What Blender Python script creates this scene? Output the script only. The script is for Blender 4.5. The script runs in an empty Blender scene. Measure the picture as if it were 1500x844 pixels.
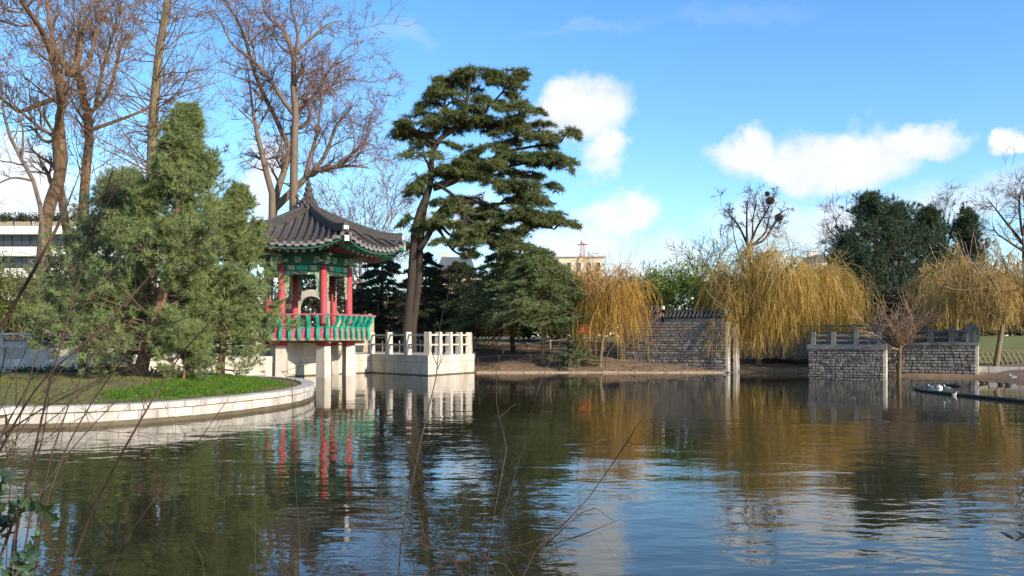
import bpy, math, random
import numpy as np
from mathutils import Vector, Matrix

# ------------------------------------------------------------------ camera
scene = bpy.context.scene
col = scene.collection
F = 1248.0          # focal length in photo pixels (1500 px wide)
CZ = 1.8            # eye height above the water
HOR = 497.0         # horizon row
cam_d = bpy.data.cameras.new('camera'); cam = bpy.data.objects.new('camera', cam_d); col.objects.link(cam)
cam.location = (0, 0, CZ); cam.rotation_euler = (math.radians(90), 0, 0)
cam_d.sensor_width = 36; cam_d.lens = 36 * F / 1500; cam_d.shift_y = (HOR - 422) / 1500
cam_d.clip_start = 0.05; cam_d.clip_end = 3000
scene.camera = cam

# ------------------------------------------------------------------ sky
SUN_AZ, SUN_EL = math.radians(131), math.radians(23)      # clockwise from +Y
sun_dir = Vector((math.sin(SUN_AZ) * math.cos(SUN_EL), math.cos(SUN_AZ) * math.cos(SUN_EL), math.sin(SUN_EL)))
world = bpy.data.worlds.new('World'); scene.world = world; world.use_nodes = True
wt = world.node_tree; wt.nodes.clear()
def wn(t, **k):
    n = wt.nodes.new(t)
    for a, b in k.items(): setattr(n, a, b)
    return n
def wmath(op, a, b=None, c=None, clamp=False):
    n = wn('ShaderNodeMath', operation=op, use_clamp=clamp)
    for i, v in enumerate((a, b, c)):
        if v is None: continue
        if isinstance(v, (int, float)): n.inputs[i].default_value = v
        else: wt.links.new(v, n.inputs[i])
    return n.outputs[0]
w_out = wn('ShaderNodeOutputWorld'); w_bg = wn('ShaderNodeBackground')
SKY_STRENGTH = 0.15
w_bg.inputs['Strength'].default_value = SKY_STRENGTH
sky = wn('ShaderNodeTexSky', sky_type='NISHITA')
sky.sun_disc = False; sky.sun_elevation = SUN_EL; sky.sun_rotation = SUN_AZ
sky.air_density = 1.0; sky.dust_density = 0.35; sky.ozone_density = 3.2; sky.altitude = 50
hs = wn('ShaderNodeHueSaturation'); hs.inputs['Saturation'].default_value = 1.20; hs.inputs['Value'].default_value = 1.30
wt.links.new(sky.outputs[0], hs.inputs['Color'])
tc = wn('ShaderNodeTexCoord'); sep = wn('ShaderNodeSeparateXYZ')
nz = wn('ShaderNodeTexNoise'); nz.inputs['Scale'].default_value = 7.0; nz.inputs['Detail'].default_value = 9; nz.inputs['Roughness'].default_value = 0.62
wt.links.new(tc.outputs['Generated'], nz.inputs['Vector'])
wt.links.new(tc.outputs['Generated'], sep.inputs[0])
az = wmath('ARCTAN2', sep.outputs[0], sep.outputs[1]); el = wmath('ARCSINE', sep.outputs[2])
nsep = wn('ShaderNodeSeparateColor'); wt.links.new(nz.outputs['Color'], nsep.inputs[0])
azd = wmath('MULTIPLY_ADD', wmath('SUBTRACT', nsep.outputs[0], 0.5), 0.16, az)
eld = wmath('MULTIPLY_ADD', wmath('SUBTRACT', nsep.outputs[1], 0.5), 0.12, el)
def pang(px, py):
    return math.atan((px - 750) / F), math.atan((HOR - py) / math.hypot(F, px - 750))
clouds = [(850, 172, 92, 52, 1), (884, 232, 46, 42, .9), (805, 158, 50, 36, 1), (900, 312, 70, 28, .8), (850, 352, 80, 40, .62),
          (1096, 240, 60, 40, 1), (1240, 232, 125, 46, 1), (1350, 205, 84, 32, 1), (1170, 262, 70, 26, .9), (1496, 214, 24, 22, .9),
          (15, 265, 90, 60, .9), (60, 330, 120, 40, .8), (378, 262, 40, 60, .7), (1180, 330, 160, 40, .58), (960, 390, 130, 40, .6),
          (1420, 300, 120, 34, .5), (580, 60, 60, 22, .22), (700, 320, 120, 40, .5), (1080, 20, 130, 18, .15), (860, 40, 150, 12, .17), (200, 250, 120, 30, .45)]
cl = [(*pang(a, b), c / F, d / F, s) for a, b, c, d, s in clouds]
rr_ = random.Random(5)
for k in range(12):                                   # the same kind of sky all round
    a = rr_.uniform(0.66, 2 * math.pi - 0.66)
    if a > math.pi: a -= 2 * math.pi
    cl.append((a, rr_.uniform(.05, .6), rr_.uniform(.05, .12), rr_.uniform(.025, .05), rr_.uniform(.5, 1)))
dens = None
for a, e, ra, re, s in cl:
    u = wmath('MULTIPLY', wmath('SUBTRACT', azd, a), 1 / ra); v = wmath('MULTIPLY', wmath('SUBTRACT', eld, e), 1 / re)
    q = wmath('ADD', wmath('MULTIPLY', u, u), wmath('MULTIPLY', v, v))
    m = wmath('MULTIPLY', wmath('SUBTRACT', 1.15, q, clamp=True), s)
    dens = m if dens is None else wmath('MAXIMUM', dens, m)
nz2 = wn('ShaderNodeTexNoise'); nz2.inputs['Scale'].default_value = 22; nz2.inputs['Detail'].default_value = 7; nz2.inputs['Roughness'].default_value = .6
wt.links.new(tc.outputs['Generated'], nz2.inputs['Vector'])
dens2 = wmath('ADD', dens, wmath('MULTIPLY', wmath('SUBTRACT', nz2.outputs[0], 0.52), wmath('MULTIPLY', dens, .75)))
mr = wn('ShaderNodeMapRange', interpolation_type='SMOOTHSTEP')
mr.inputs['From Min'].default_value = 0.0; mr.inputs['From Max'].default_value = 0.92; mr.inputs['To Max'].default_value = 0.95
wt.links.new(dens2, mr.inputs['Value'])
cc = wn('ShaderNodeMix', data_type='RGBA')
cc.inputs['A'].default_value = (3.9, 4.1, 4.5, 1); cc.inputs['B'].default_value = (5.6, 5.55, 5.5, 1)
wt.links.new(wmath('MULTIPLY_ADD', nz2.outputs[0], 1.6, -0.25, clamp=True), cc.inputs['Factor'])
mx = wn('ShaderNodeMix', data_type='RGBA')
wt.links.new(mr.outputs[0], mx.inputs['Factor']); wt.links.new(hs.outputs[0], mx.inputs['A']); wt.links.new(cc.outputs['Result'], mx.inputs['B'])
wt.links.new(mx.outputs['Result'], w_bg.inputs['Color']); wt.links.new(w_bg.outputs[0], w_out.inputs[0])

# ------------------------------------------------------------------ sun, exposure
sl = bpy.data.lights.new('sun', 'SUN'); sl.energy = 4.7; sl.angle = math.radians(0.53); sl.color = (1, .88, .70)
so = bpy.data.objects.new('sun', sl); col.objects.link(so); so.location = (30, -30, 40)
so.rotation_euler = sun_dir.to_track_quat('Z', 'Y').to_euler()
vs = scene.view_settings; vs.view_transform = 'Standard'; vs.look = 'None'; vs.exposure = 0.5; vs.gamma = 1.0; vs.use_curve_mapping = False
scene.cycles.use_denoising = True; world.cycles.sampling_method = 'MANUAL'; world.cycles.sample_map_resolution = 512
scene.cycles.max_bounces = 6; scene.cycles.transparent_max_bounces = 6

# ------------------------------------------------------------------ helpers
def at(px, py, d): return Vector(((px - 750) / F * d, d, CZ - (py - HOR) / F * d))
def water_pt(px, py):
    d = CZ * F / (py - HOR); return Vector(((px - 750) / F * d, d, 0))
def tag(o, label=None, cat=None, group=None, kind=None):
    if label: o['label'] = label
    if cat: o['category'] = cat
    if group: o['group'] = group
    if kind: o['kind'] = kind
    return o
def empty(name, loc, label, cat, rz=0, group=None):
    o = bpy.data.objects.new(name, None); col.objects.link(o); o.location = loc; o.rotation_euler = (0, 0, rz)
    o.empty_display_size = .3
    return tag(o, label, cat, group)
def link(name, me, parent=None, loc=None, rz=None, scale=None):
    o = bpy.data.objects.new(name, me); col.objects.link(o)
    if parent: o.parent = parent
    if loc is not None: o.location = loc
    if rz is not None: o.rotation_euler = (0, 0, rz)
    if scale is not None: o.scale = scale
    return o
def np_mesh(name, verts, faces, mat, parent=None, smooth=False, local=True):
    """verts Nx3 world; faces: list of int arrays (k x 3 or k x 4)"""
    me = bpy.data.meshes.new(name)
    verts = np.asarray(verts, dtype=np.float32)
    if parent is not None and local:
        verts = verts - np.array(parent.location, dtype=np.float32)
    faces = [f for f in faces if len(f)]
    loops = np.concatenate([f.ravel() for f in faces]).astype(np.int32)
    starts = []; off = 0
    for f in faces:
        k = f.shape[1]; starts.append(off + np.arange(len(f)) * k); off += f.size
    starts = np.concatenate(starts).astype(np.int32)
    me.vertices.add(len(verts)); me.vertices.foreach_set('co', verts.ravel())
    me.loops.add(len(loops)); me.loops.foreach_set('vertex_index', loops)
    me.polygons.add(len(starts)); me.polygons.foreach_set('loop_start', starts)
    if smooth: me.polygons.foreach_set('use_smooth', np.ones(len(starts), dtype=bool))
    me.update(calc_edges=True)
    me.materials.append(mat)
    o = link(name, me, parent)
    if parent is not None and name in ('crown', 'branches', 'twigs', 'foliage', 'stems', 'sticks', 'limbs', 'upright_shoots', 'planter_foliage'): o['kind'] = 'stuff'
    return o
class MB:
    def __init__(s): s.v = []; s.f = []
    def quad(s, *p):
        i = len(s.v); s.v += [tuple(q) for q in p]; s.f.append(tuple(range(i, i + len(p))))
    def box(s, c, sz, rz=0, taper=1.0, m=None):
        i = len(s.v); x, y, z = sz[0] / 2, sz[1] / 2, sz[2] / 2; ca, sa = math.cos(rz), math.sin(rz)
        for dz, t in ((-z, 1.0), (z, taper)):
            for dx, dy in ((-x, -y), (x, -y), (x, y), (-x, y)):
                dx *= t; dy *= t
                s.v.append((c[0] + dx * ca - dy * sa, c[1] + dx * sa + dy * ca, c[2] + dz))
        for q in ((3, 2, 1, 0), (4, 5, 6, 7), (0, 1, 5, 4), (1, 2, 6, 5), (2, 3, 7, 6), (3, 0, 4, 7)): s.f.append(tuple(i + k for k in q))
        return s
    def prism(s, poly, z0, z1):
        n = len(poly); i = len(s.v)
        s.v += [(p[0], p[1], z0) for p in poly] + [(p[0], p[1], z1) for p in poly]
        s.f.append(tuple(range(i + n - 1, i - 1, -1))); s.f.append(tuple(range(i + n, i + 2 * n)))
        for k in range(n): s.f.append((i + k, i + (k + 1) % n, i + n + (k + 1) % n, i + n + k))
        return s
    def tube(s, pts, rad, S=8, cap=True):
        pts = [Vector(p) for p in pts]; n = len(pts); i = len(s.v)
        if not hasattr(rad, '__len__'): rad = [rad] * n
        for k, p in enumerate(pts):
            t = (pts[min(k + 1, n - 1)] - pts[max(k - 1, 0)]).normalized()
            ref = Vector((0, 0, 1)) if abs(t.z) < .9 else Vector((1, 0, 0))
            a = t.cross(ref).normalized(); b = a.cross(t).normalized()
            for q in range(S):
                th = 2 * math.pi * q / S
                s.v.append(tuple(p + (a * math.cos(th) + b * math.sin(th)) * rad[k]))
        for k in range(n - 1):
            for q in range(S): s.f.append((i + k * S + q, i + (k + 1) * S + q, i + (k + 1) * S + (q + 1) % S, i + k * S + (q + 1) % S))
        if cap:
            s.f.append(tuple(i + q for q in range(S))); s.f.append(tuple(i + (n - 1) * S + q for q in range(S - 1, -1, -1)))
        return s
    def lathe(s, prof, S=16, c=(0, 0)):
        i = len(s.v); n = len(prof)
        for r, z in prof:
            for q in range(S):
                th = 2 * math.pi * q / S; s.v.append((c[0] + r * math.cos(th), c[1] + r * math.sin(th), z))
        for k in range(n - 1):
            for q in range(S): s.f.append((i + k * S + q, i + k * S + (q + 1) % S, i + (k + 1) * S + (q + 1) % S, i + (k + 1) * S + q))
        s.f.append(tuple(i + q for q in range(S - 1, -1, -1))); s.f.append(tuple(i + (n - 1) * S + q for q in range(S)))
        return s
    def mesh(s, name, mat, smooth=False):
        me = bpy.data.meshes.new(name); me.from_pydata(s.v, [], s.f); me.materials.append(mat)
        if smooth: me.polygons.foreach_set('use_smooth', [True] * len(me.polygons))
        me.update(); return me
    def build(s, name, mat, parent=None, smooth=False, loc=None, rz=None):
        return link(name, s.mesh(name, mat, smooth), parent, loc, rz)

# ------------------------------------------------------------------ materials
def mat(name, base, rough=.8, vary=None, scale=3.0, bump=0.0, bscale=20.0, spec=.3, detail=5, stretch=None, trans=None, obj_random=None):
    """vary: second colour mixed in with noise; obj_random: value jitter per object"""
    m = bpy.data.materials.new(name); m.use_nodes = True; nt = m.node_tree; b = nt.nodes['Principled BSDF']
    b.inputs['Base Color'].default_value = (*base, 1); b.inputs['Roughness'].default_value = rough; b.inputs['Specular IOR Level'].default_value = spec
    tcn = nt.nodes.new('ShaderNodeNewGeometry'); vec = tcn.outputs['Position']
    if stretch:
        mp = nt.nodes.new('ShaderNodeMapping'); mp.inputs['Scale'].default_value = stretch; nt.links.new(vec, mp.inputs['Vector']); vec = mp.outputs[0]
    colr = None
    if vary:
        n = nt.nodes.new('ShaderNodeTexNoise'); n.inputs['Scale'].default_value = scale; n.inputs['Detail'].default_value = detail; n.inputs['Roughness'].default_value = .65
        nt.links.new(vec, n.inputs['Vector'])
        r = nt.nodes.new('ShaderNodeMapRange'); r.inputs['From Min'].default_value = .32; r.inputs['From Max'].default_value = .68
        nt.links.new(n.outputs[0], r.inputs['Value'])
        x = nt.nodes.new('ShaderNodeMix'); x.data_type = 'RGBA'; x.inputs['A'].default_value = (*base, 1); x.inputs['B'].default_value = (*vary, 1)
        nt.links.new(r.outputs[0], x.inputs['Factor']); colr = x.outputs['Result']
    if obj_random:
        oi = nt.nodes.new('ShaderNodeObjectInfo'); h = nt.nodes.new('ShaderNodeHueSaturation')
        r2 = nt.nodes.new('ShaderNodeMapRange'); r2.inputs['To Min'].default_value = 1 - obj_random; r2.inputs['To Max'].default_value = 1 + obj_random
        nt.links.new(oi.outputs['Random'], r2.inputs['Value']); nt.links.new(r2.outputs[0], h.inputs['Value'])
        if colr: nt.links.new(colr, h.inputs['Color'])
        else: h.inputs['Color'].default_value = (*base, 1)
        colr = h.outputs[0]
    if colr: nt.links.new(colr, b.inputs['Base Color'])
    if bump:
        n2 = nt.nodes.new('ShaderNodeTexNoise'); n2.inputs['Scale'].default_value = bscale; n2.inputs['Detail'].default_value = 6
        nt.links.new(vec, n2.inputs['Vector'])
        bp = nt.nodes.new('ShaderNodeBump'); bp.inputs['Strength'].default_value = 1; bp.inputs['Distance'].default_value = bump
        nt.links.new(n2.outputs[0], bp.inputs['Height']); nt.links.new(bp.outputs[0], b.inputs['Normal'])
    if trans:
        out = nt.nodes['Material Output']; tr = nt.nodes.new('ShaderNodeBsdfTranslucent'); ms = nt.nodes.new('ShaderNodeMixShader')
        ms.inputs[0].default_value = trans
        if colr: nt.links.new(colr, tr.inputs[0])
        else: tr.inputs[0].default_value = (*base, 1)
        nt.links.new(b.outputs[0], ms.inputs[1]); nt.links.new(tr.outputs[0], ms.inputs[2]); nt.links.new(ms.outputs[0], out.inputs[0])
    return m
M = {}
M['concrete'] = mat('concrete', (.66, .60, .52), .85, (.40, .345, .28), 1.5, .006, 30, detail=10, stretch=(1, 1, .45))
M['kerb'] = mat('kerb stone', (.62, .565, .51), .8, (.33, .29, .245), 3.0, .008, 22, detail=9, obj_random=.15, stretch=(1, 1, .4))
M['algae'] = mat('wet footing', (.16, .12, .075), .6, (.09, .075, .04), 3, .01, 15)
M['granite'] = mat('granite', (.31, .265, .22), .85, (.15, .125, .105), 7, .008, 22, obj_random=.34)
M['granite_sunlit'] = mat('granite in sunlit tone', (.60, .52, .42), .8, (.5, .44, .36), 4, .005, 25, obj_random=.08)  # paler copy of granite: sunlight on the wall ends put into the colour
M['mortar'] = mat('dark joints', (.12, .105, .09), .95)
M['coping'] = mat('grey coping', (.24, .215, .19), .85, (.16, .145, .13), 3, .004, 20)
M['parapet'] = mat('weathered parapet', (.16, .15, .135), .85, (.10, .10, .09), 3, .004, 20)
M['tile'] = mat('roof tile', (.085, .072, .066), .65, (.05, .043, .042), 5, .004, 30, obj_random=.18)
M['tile_end'] = mat('tile end', (.22, .2, .19), .6)
M['red'] = mat('red lacquer', (.47, .075, .09), .65, (.34, .055, .065), 6, .003, 40, stretch=(1, 1, .3), detail=9)
M['pink'] = mat('faded red panel', (.47, .13, .16), .7, (.33, .07, .095), 5)
M['green'] = mat('green paint', (.03, .40, .26), .6, (.02, .26, .165), 7)
M['dgreen'] = mat('dark green paint', (.016, .075, .05), .6, (.03, .12, .08), 8)
M['white'] = mat('white paint', (.78, .76, .72), .6)
M['cream'] = mat('cream wall', (.72, .62, .44), .85, (.6, .5, .36), 2)
M['soil_shore'] = mat('shore edging', (.42, .33, .23), .9, (.3, .22, .15), 3)
M['branch_pine'] = mat('pine branch bark', (.13, .085, .06), .9, (.085, .06, .045), 6)
M['arch'] = mat('weathered cream stone', (.50, .45, .36), .85, (.36, .32, .25), 3)
M['timber'] = mat('pale timber', (.38, .3, .2), .85, (.28, .21, .14), 6)
M['iron'] = mat('dark iron', (.04, .035, .03), .6)
M['rubber'] = mat('black pipe', (.015, .015, .016), .45)
M['dark'] = mat('dark inside', (.02, .018, .015), .9)
M['glass'] = mat('window glass', (.03, .035, .04), .08, spec=.6)
def dancheong():
    m = bpy.data.materials.new('painted ornament'); m.use_nodes = True; nt = m.node_tree; b = nt.nodes['Principled BSDF']; b.inputs['Roughness'].default_value = .55
    t = nt.nodes.new('ShaderNodeTexCoord'); v = nt.nodes.new('ShaderNodeTexVoronoi'); v.inputs['Scale'].default_value = 11
    nt.links.new(t.outputs['Object'], v.inputs['Vector'])
    r = nt.nodes.new('ShaderNodeValToRGB'); r.color_ramp.interpolation = 'CONSTANT'
    e = r.color_ramp.elements; e[0].position = 0; e[0].color = (.55, .2, .12, 1); e[1].position = .18; e[1].color = (.62, .58, .45, 1)
    for p, c in ((.34, (.05, .25, .14, 1)), (.52, (.4, .42, .3, 1)), (.6, (.03, .16, .1, 1)), (.85, (.42, .07, .06, 1))):
        q = e.new(p); q.color = c
    nt.links.new(v.outputs['Distance'], r.inputs[0]); nt.links.new(r.outputs[0], b.inputs['Base Color']); return m
M['ornament'] = dancheong()
M['bark_grey'] = mat('grey brown bark', (.21, .155, .11), .9, (.13, .095, .07), 4, .02, 12, stretch=(1, 1, .25))
M['bark_brown'] = mat('warm brown bark', (.23, .14, .08), .9, (.13, .085, .05), 4, .02, 12, stretch=(1, 1, .25))
M['bark_dark'] = mat('dark bark', (.06, .042, .032), .9, (.032, .025, .02), 3, .03, 8, stretch=(1, 1, .2))
M['bark_pine'] = mat('reddish pine bark', (.26, .13, .075), .9, (.15, .085, .055), 5, .02, 14, stretch=(1, 1, .3))
M['bark_olive'] = mat('olive willow bark', (.24, .18, .10), .9, (.15, .12, .07), 5, .02, 14, stretch=(1, 1, .25))
M['twig_red'] = mat('reddish twigs', (.26, .13, .10), .85, (.16, .10, .075), 2)
M['twig_brown'] = mat('brown twigs', (.23, .135, .08), .85, (.14, .095, .06), 2)
M['twig_dark'] = mat('dark twigs', (.075, .055, .042), .85, (.05, .04, .03), 2)
M['twig_pale'] = mat('pale twigs', (.46, .30, .19), .85, (.34, .21, .13), 2)
M['willow'] = mat('golden willow shoots', (.60, .385, .085), .7, (.36, .235, .06), 1.8, trans=.15)
M['willow_olive'] = mat('olive gold willow shoots', (.50, .32, .085), .7, (.30, .20, .065), 1.8, trans=.15)
M['willow_orange'] = mat('orange willow shoots', (.53, .30, .055), .7, (.36, .21, .05), 1.8, trans=.15)
M['pine'] = mat('pine needles', (.245, .29, .095), .65, (.12, .165, .065), 1.8, trans=.12)
M['pine_blue'] = mat('blue green pine needles', (.14, .18, .09), .65, (.20, .245, .10), 1.6, trans=.12)
M['pine_dark'] = mat('dark pine needles', (.065, .098, .045), .65, (.034, .060, .032), .9, trans=.1)
M['cedar'] = mat('cedar needles', (.155, .17, .052), .65, (.085, .112, .04), .9, trans=.12)
M['deodar'] = mat('deodar needles', (.16, .20, .06), .65, (.09, .13, .048), .9, trans=.12)
M['bamboo'] = mat('bamboo leaves', (.26, .33, .065), .6, (.15, .215, .04), .8, trans=.25)
M['olive_leaf'] = mat('yellow green leaves', (.18, .19, .04), .6, (.11, .13, .03), .9, trans=.25)
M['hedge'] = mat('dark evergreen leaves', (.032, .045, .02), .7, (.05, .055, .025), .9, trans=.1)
M['dry'] = mat('dry brown leaves', (.21, .13, .065), .8, (.13, .085, .045), 1.2, trans=.15)
M['cover'] = mat('bright ground cover', (.14, .235, .020), .6, (.06, .15, .014), 2.6, trans=.3)
M['grass'] = mat('short winter grass', (.17, .205, .04), .8, (.15, .13, .045), 2.0, trans=.2)
M['ivy'] = mat('ivy leaf', (.028, .055, .022), .35, (.04, .07, .025), 14, spec=.5, obj_random=.4)
M['sprig'] = mat('dark laurel leaf', (.03, .032, .014), .4, spec=.4, obj_random=.3)
M['stem'] = mat('foreground bark', (.075, .052, .034), .85, (.05, .036, .025), 30)
M['stem_red'] = mat('foreground reddish bark', (.08, .045, .033), .85, (.05, .03, .024), 30)
M['gull'] = mat('white feathers', (.75, .74, .72), .7)
M['duck'] = mat('dark feathers', (.05, .035, .025), .6, (.1, .07, .045), 25)
M['buoy'] = mat('white plastic', (.78, .76, .72), .4)
M['redplastic'] = mat('red painted box', (.45, .07, .045), .5)
M['mast_red'] = mat('mast red', (.42, .10, .05), .6)
M['brickcream'] = mat('cream brick', (.62, .5, .34), .9, (.5, .38, .25), 5, obj_random=.12)
# ------------------------------------------------------------------ ground and water
POND = np.array([(-60, 4.2), (60, 4.2), (48, 12), (34, 22), (25, 30), (22.4, 37.4), (21.7, 39.3), (18.6, 41.3), (18.2, 43), (15, 46), (12.3, 46.4), (11.7, 45.8), (5, 45.8), (-1.6, 45.8),
                 (-3, 48.5), (-7.6, 49), (-13.5, 41.5), (-16.2, 36.8), (-60, 36.8)])
def sdist(P, poly):
    """signed distance, positive outside"""
    x, y = P[:, 0], P[:, 1]; d = np.full(len(P), 1e9); ins = np.zeros(len(P), bool); n = len(poly)
    for i in range(n):
        a = poly[i]; b = poly[(i + 1) % n]; ab = b - a
        t = np.clip(((x - a[0]) * ab[0] + (y - a[1]) * ab[1]) / (ab @ ab), 0, 1)
        d = np.minimum(d, np.hypot(x - a[0] - t * ab[0], y - a[1] - t * ab[1]))
        c = ((a[1] > y) != (b[1] > y))
        with np.errstate(divide='ignore', invalid='ignore'):
            xi = (b[0] - a[0]) * (y - a[1]) / (b[1] - a[1] if b[1] != a[1] else 1e-9) + a[0]
        ins ^= c & (x < xi)
    return np.where(ins, -d, d)
def vnoise(x, y, s, seed=0):
    return (np.sin(x * s * 1.3 + seed) * np.cos(y * s * 1.1 + 2 * seed) + .5 * np.sin(x * s * 2.9 + y * s * 2.3 + seed * 3) + .3 * np.cos(x * s * 5.3 - y * s * 4.7 + seed))
def ground_h(P):
    P = np.atleast_2d(np.asarray(P, float))[:, :2]; s = sdist(P, POND)
    k = np.clip((P[:, 1] - 8) / 22, 0, 1); cap = .30 + k * 1.75
    out = cap * (1 - np.exp(-np.maximum(s, 0) * .24 / np.maximum(cap, .3))) + .02 + .05 * vnoise(P[:, 0], P[:, 1], .9) * np.clip(s, 0, 1)
    return np.where(s > 0, out, np.maximum(s * .45, -1.3) + .02)
def gh(x, y): return float(ground_h([(x, y)])[0])
def axis(a, b, step, lo, hi, far):
    core = list(np.arange(a, b + 1e-6, step)); left = []; x = a; st = step
    while x > lo: st *= far; x -= st; left.append(x)
    right = []; x = b; st = step
    while x < hi: st *= far; x += st; right.append(x)
    return np.array(left[::-1] + core + right)
def grid_mesh(name, xs, ys, hf, m, parent=None, smooth=True):
    X, Y = np.meshgrid(xs, ys); P = np.stack([X.ravel(), Y.ravel()], 1); Z = hf(P)
    nx, ny = len(xs), len(ys); i = np.arange((nx - 1) * (ny - 1)); r, c = i // (nx - 1), i % (nx - 1); a = r * nx + c
    return np_mesh(name, np.column_stack([P, Z]), [np.stack([a, a + 1, a + nx + 1, a + nx], 1)], m, parent, smooth)
def ground_mat():
    m = mat('park ground', (.28, .185, .115), .95, (.16, .105, .066), 2.2, .03, 9, detail=9); nt = m.node_tree; b = nt.nodes['Principled BSDF']
    g = nt.nodes.new('ShaderNodeNewGeometry'); sp = nt.nodes.new('ShaderNodeSeparateXYZ'); nt.links.new(g.outputs['Position'], sp.inputs[0])
    def mr(v, a, b_):
        r = nt.nodes.new('ShaderNodeMapRange'); r.interpolation_type = 'SMOOTHSTEP'; r.inputs['From Min'].default_value = a; r.inputs['From Max'].default_value = b_; nt.links.new(v, r.inputs['Value']); return r.outputs[0]
    n = nt.nodes.new('ShaderNodeTexNoise'); n.inputs['Scale'].default_value = .7; n.inputs['Detail'].default_value = 7; nt.links.new(g.outputs['Position'], n.inputs['Vector'])
    def mul(a, c):
        q = nt.nodes.new('ShaderNodeMath'); q.operation = 'MULTIPLY'; nt.links.new(a, q.inputs[0]); nt.links.new(c, q.inputs[1]); return q.outputs[0]
    lawn = mul(mr(sp.outputs[0], 20, 21.5), mr(sp.outputs[1], 41, 42)); 
    far = mr(sp.outputs[1], 55, 62)
    mxm = nt.nodes.new('ShaderNodeMath'); mxm.operation = 'MAXIMUM'; nt.links.new(lawn, mxm.inputs[0]); nt.links.new(mul(far, mr(n.outputs[0], .42, .55)), mxm.inputs[1])
    gm = nt.nodes.new('ShaderNodeMix'); gm.data_type = 'RGBA'; gm.inputs['A'].default_value = (.13, .15, .035, 1); gm.inputs['B'].default_value = (.19, .19, .055, 1); nt.links.new(n.outputs[0], gm.inputs['Factor'])
    old = b.inputs['Base Color'].links[0].from_socket
    fin = nt.nodes.new('ShaderNodeMix'); fin.data_type = 'RGBA'; nt.links.new(mxm.outputs[0], fin.inputs['Factor']); nt.links.new(old, fin.inputs['A']); nt.links.new(gm.outputs['Result'], fin.inputs['B'])
    nt.links.new(fin.outputs['Result'], b.inputs['Base Color']); return m
g_o = grid_mesh('ground', axis(-34, 34, .8, -900, 900, 1.16), axis(-2, 66, .7, -200, 1500, 1.16), ground_h, ground_mat()); tag(g_o, kind='structure')

def water_mat():
    m = bpy.data.materials.new('pond water'); m.use_nodes = True; nt = m.node_tree; b = nt.nodes['Principled BSDF']
    b.inputs['Base Color'].default_value = (.030, .026, .012, 1); b.inputs['Roughness'].default_value = .015; b.inputs['IOR'].default_value = 1.333
    g = nt.nodes.new('ShaderNodeNewGeometry')
    def noise(scale, sx, sy, det, rot=0.0):
        mp = nt.nodes.new('ShaderNodeMapping'); mp.inputs['Scale'].default_value = (sx, sy, 1); mp.inputs['Rotation'].default_value = (0, 0, rot)
        n = nt.nodes.new('ShaderNodeTexNoise'); n.inputs['Scale'].default_value = scale; n.inputs['Detail'].default_value = det; n.inputs['Distortion'].default_value = .4
        nt.links.new(g.outputs['Position'], mp.inputs[0]); nt.links.new(mp.outputs[0], n.inputs['Vector']); return n.outputs[0]
    def mth(op, a, b_, c=None):
        q = nt.nodes.new('ShaderNodeMath'); q.operation = op
        for i, v in enumerate((a, b_, c)):
            if v is None: continue
            if isinstance(v, (int, float)): q.inputs[i].default_value = v
            else: nt.links.new(v, q.inputs[i])
        return q.outputs[0]
    def rng(v, a, c, lo, hi):
        r = nt.nodes.new('ShaderNodeMapRange'); r.interpolation_type = 'SMOOTHSTEP'
        for k, x in (('From Min', a), ('From Max', c), ('To Min', lo), ('To Max', hi)): r.inputs[k].default_value = x
        nt.links.new(v, r.inputs['Value']); return r.outputs[0]
    patch = rng(noise(.16, .6, 1.3, 3, .2), .38, .62, .30, 1.0)
    sp = nt.nodes.new('ShaderNodeSeparateXYZ'); nt.links.new(g.outputs['Position'], sp.inputs[0])
    lee = rng(sp.outputs[1], 14, 36, 1.0, .38)                 # the far water lies in the lee of the walls
    h = mth('ADD', mth('MULTIPLY', noise(1.15, .75, 1.25, 2, .12), 1.0), mth('MULTIPLY', noise(3.6, .7, 1.3, 2, -.18), .30))
    h = mth('ADD', h, mth('MULTIPLY', noise(10, .8, 1.2, 2, .3), .055))
    h = mth('MULTIPLY', mth('MULTIPLY', h, patch), lee)
    bp = nt.nodes.new('ShaderNodeBump'); bp.inputs['Strength'].default_value = 1; bp.inputs['Distance'].default_value = .0155
    nt.links.new(h, bp.inputs['Height']); nt.links.new(bp.outputs[0], b.inputs['Normal']); return m
w = MB(); w.quad((-60, 2.5, 0), (62, 2.5, 0), (62, 50, 0), (-60, 50, 0)); tag(w.build('pond_water', water_mat()), kind='structure')

# shore edging along the far bank
def smooth_poly(pts, step=.4):
    pts = np.array(pts, float); out = []
    for i in range(len(pts) - 1):
        p0 = pts[max(i - 1, 0)]; p1 = pts[i]; p2 = pts[i + 1]; p3 = pts[min(i + 2, len(pts) - 1)]
        n = max(2, int(np.linalg.norm(p2 - p1) / .08))
        for k in range(n):
            t = k / n; out.append(.5 * ((2 * p1) + (-p0 + p2) * t + (2 * p0 - 5 * p1 + 4 * p2 - p3) * t * t + (-p0 + 3 * p1 - 3 * p2 + p3) * t ** 3))
    out.append(pts[-1]); out = np.array(out)
    s = np.concatenate([[0], np.cumsum(np.linalg.norm(np.diff(out, axis=0), axis=1))]); n = max(2, int(s[-1] / step)); q = np.linspace(0, s[-1], n + 1)
    return np.stack([np.interp(q, s, out[:, k]) for k in range(out.shape[1])], 1)
R1 = random.Random(11)
edge = MB()
ep = smooth_poly([(-1.9, 45.75), (5, 45.7), (11.6, 45.7)], .8)
for a, b in zip(ep[:-1], ep[1:]):
    d = b - a; L = np.linalg.norm(d); edge.box(((a[0] + b[0]) / 2, (a[1] + b[1]) / 2 + R1.uniform(-.04, .04), -.1 + R1.uniform(-.015, .015)), (L * .97, .28, .34), math.atan2(d[1], d[0]))
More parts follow.
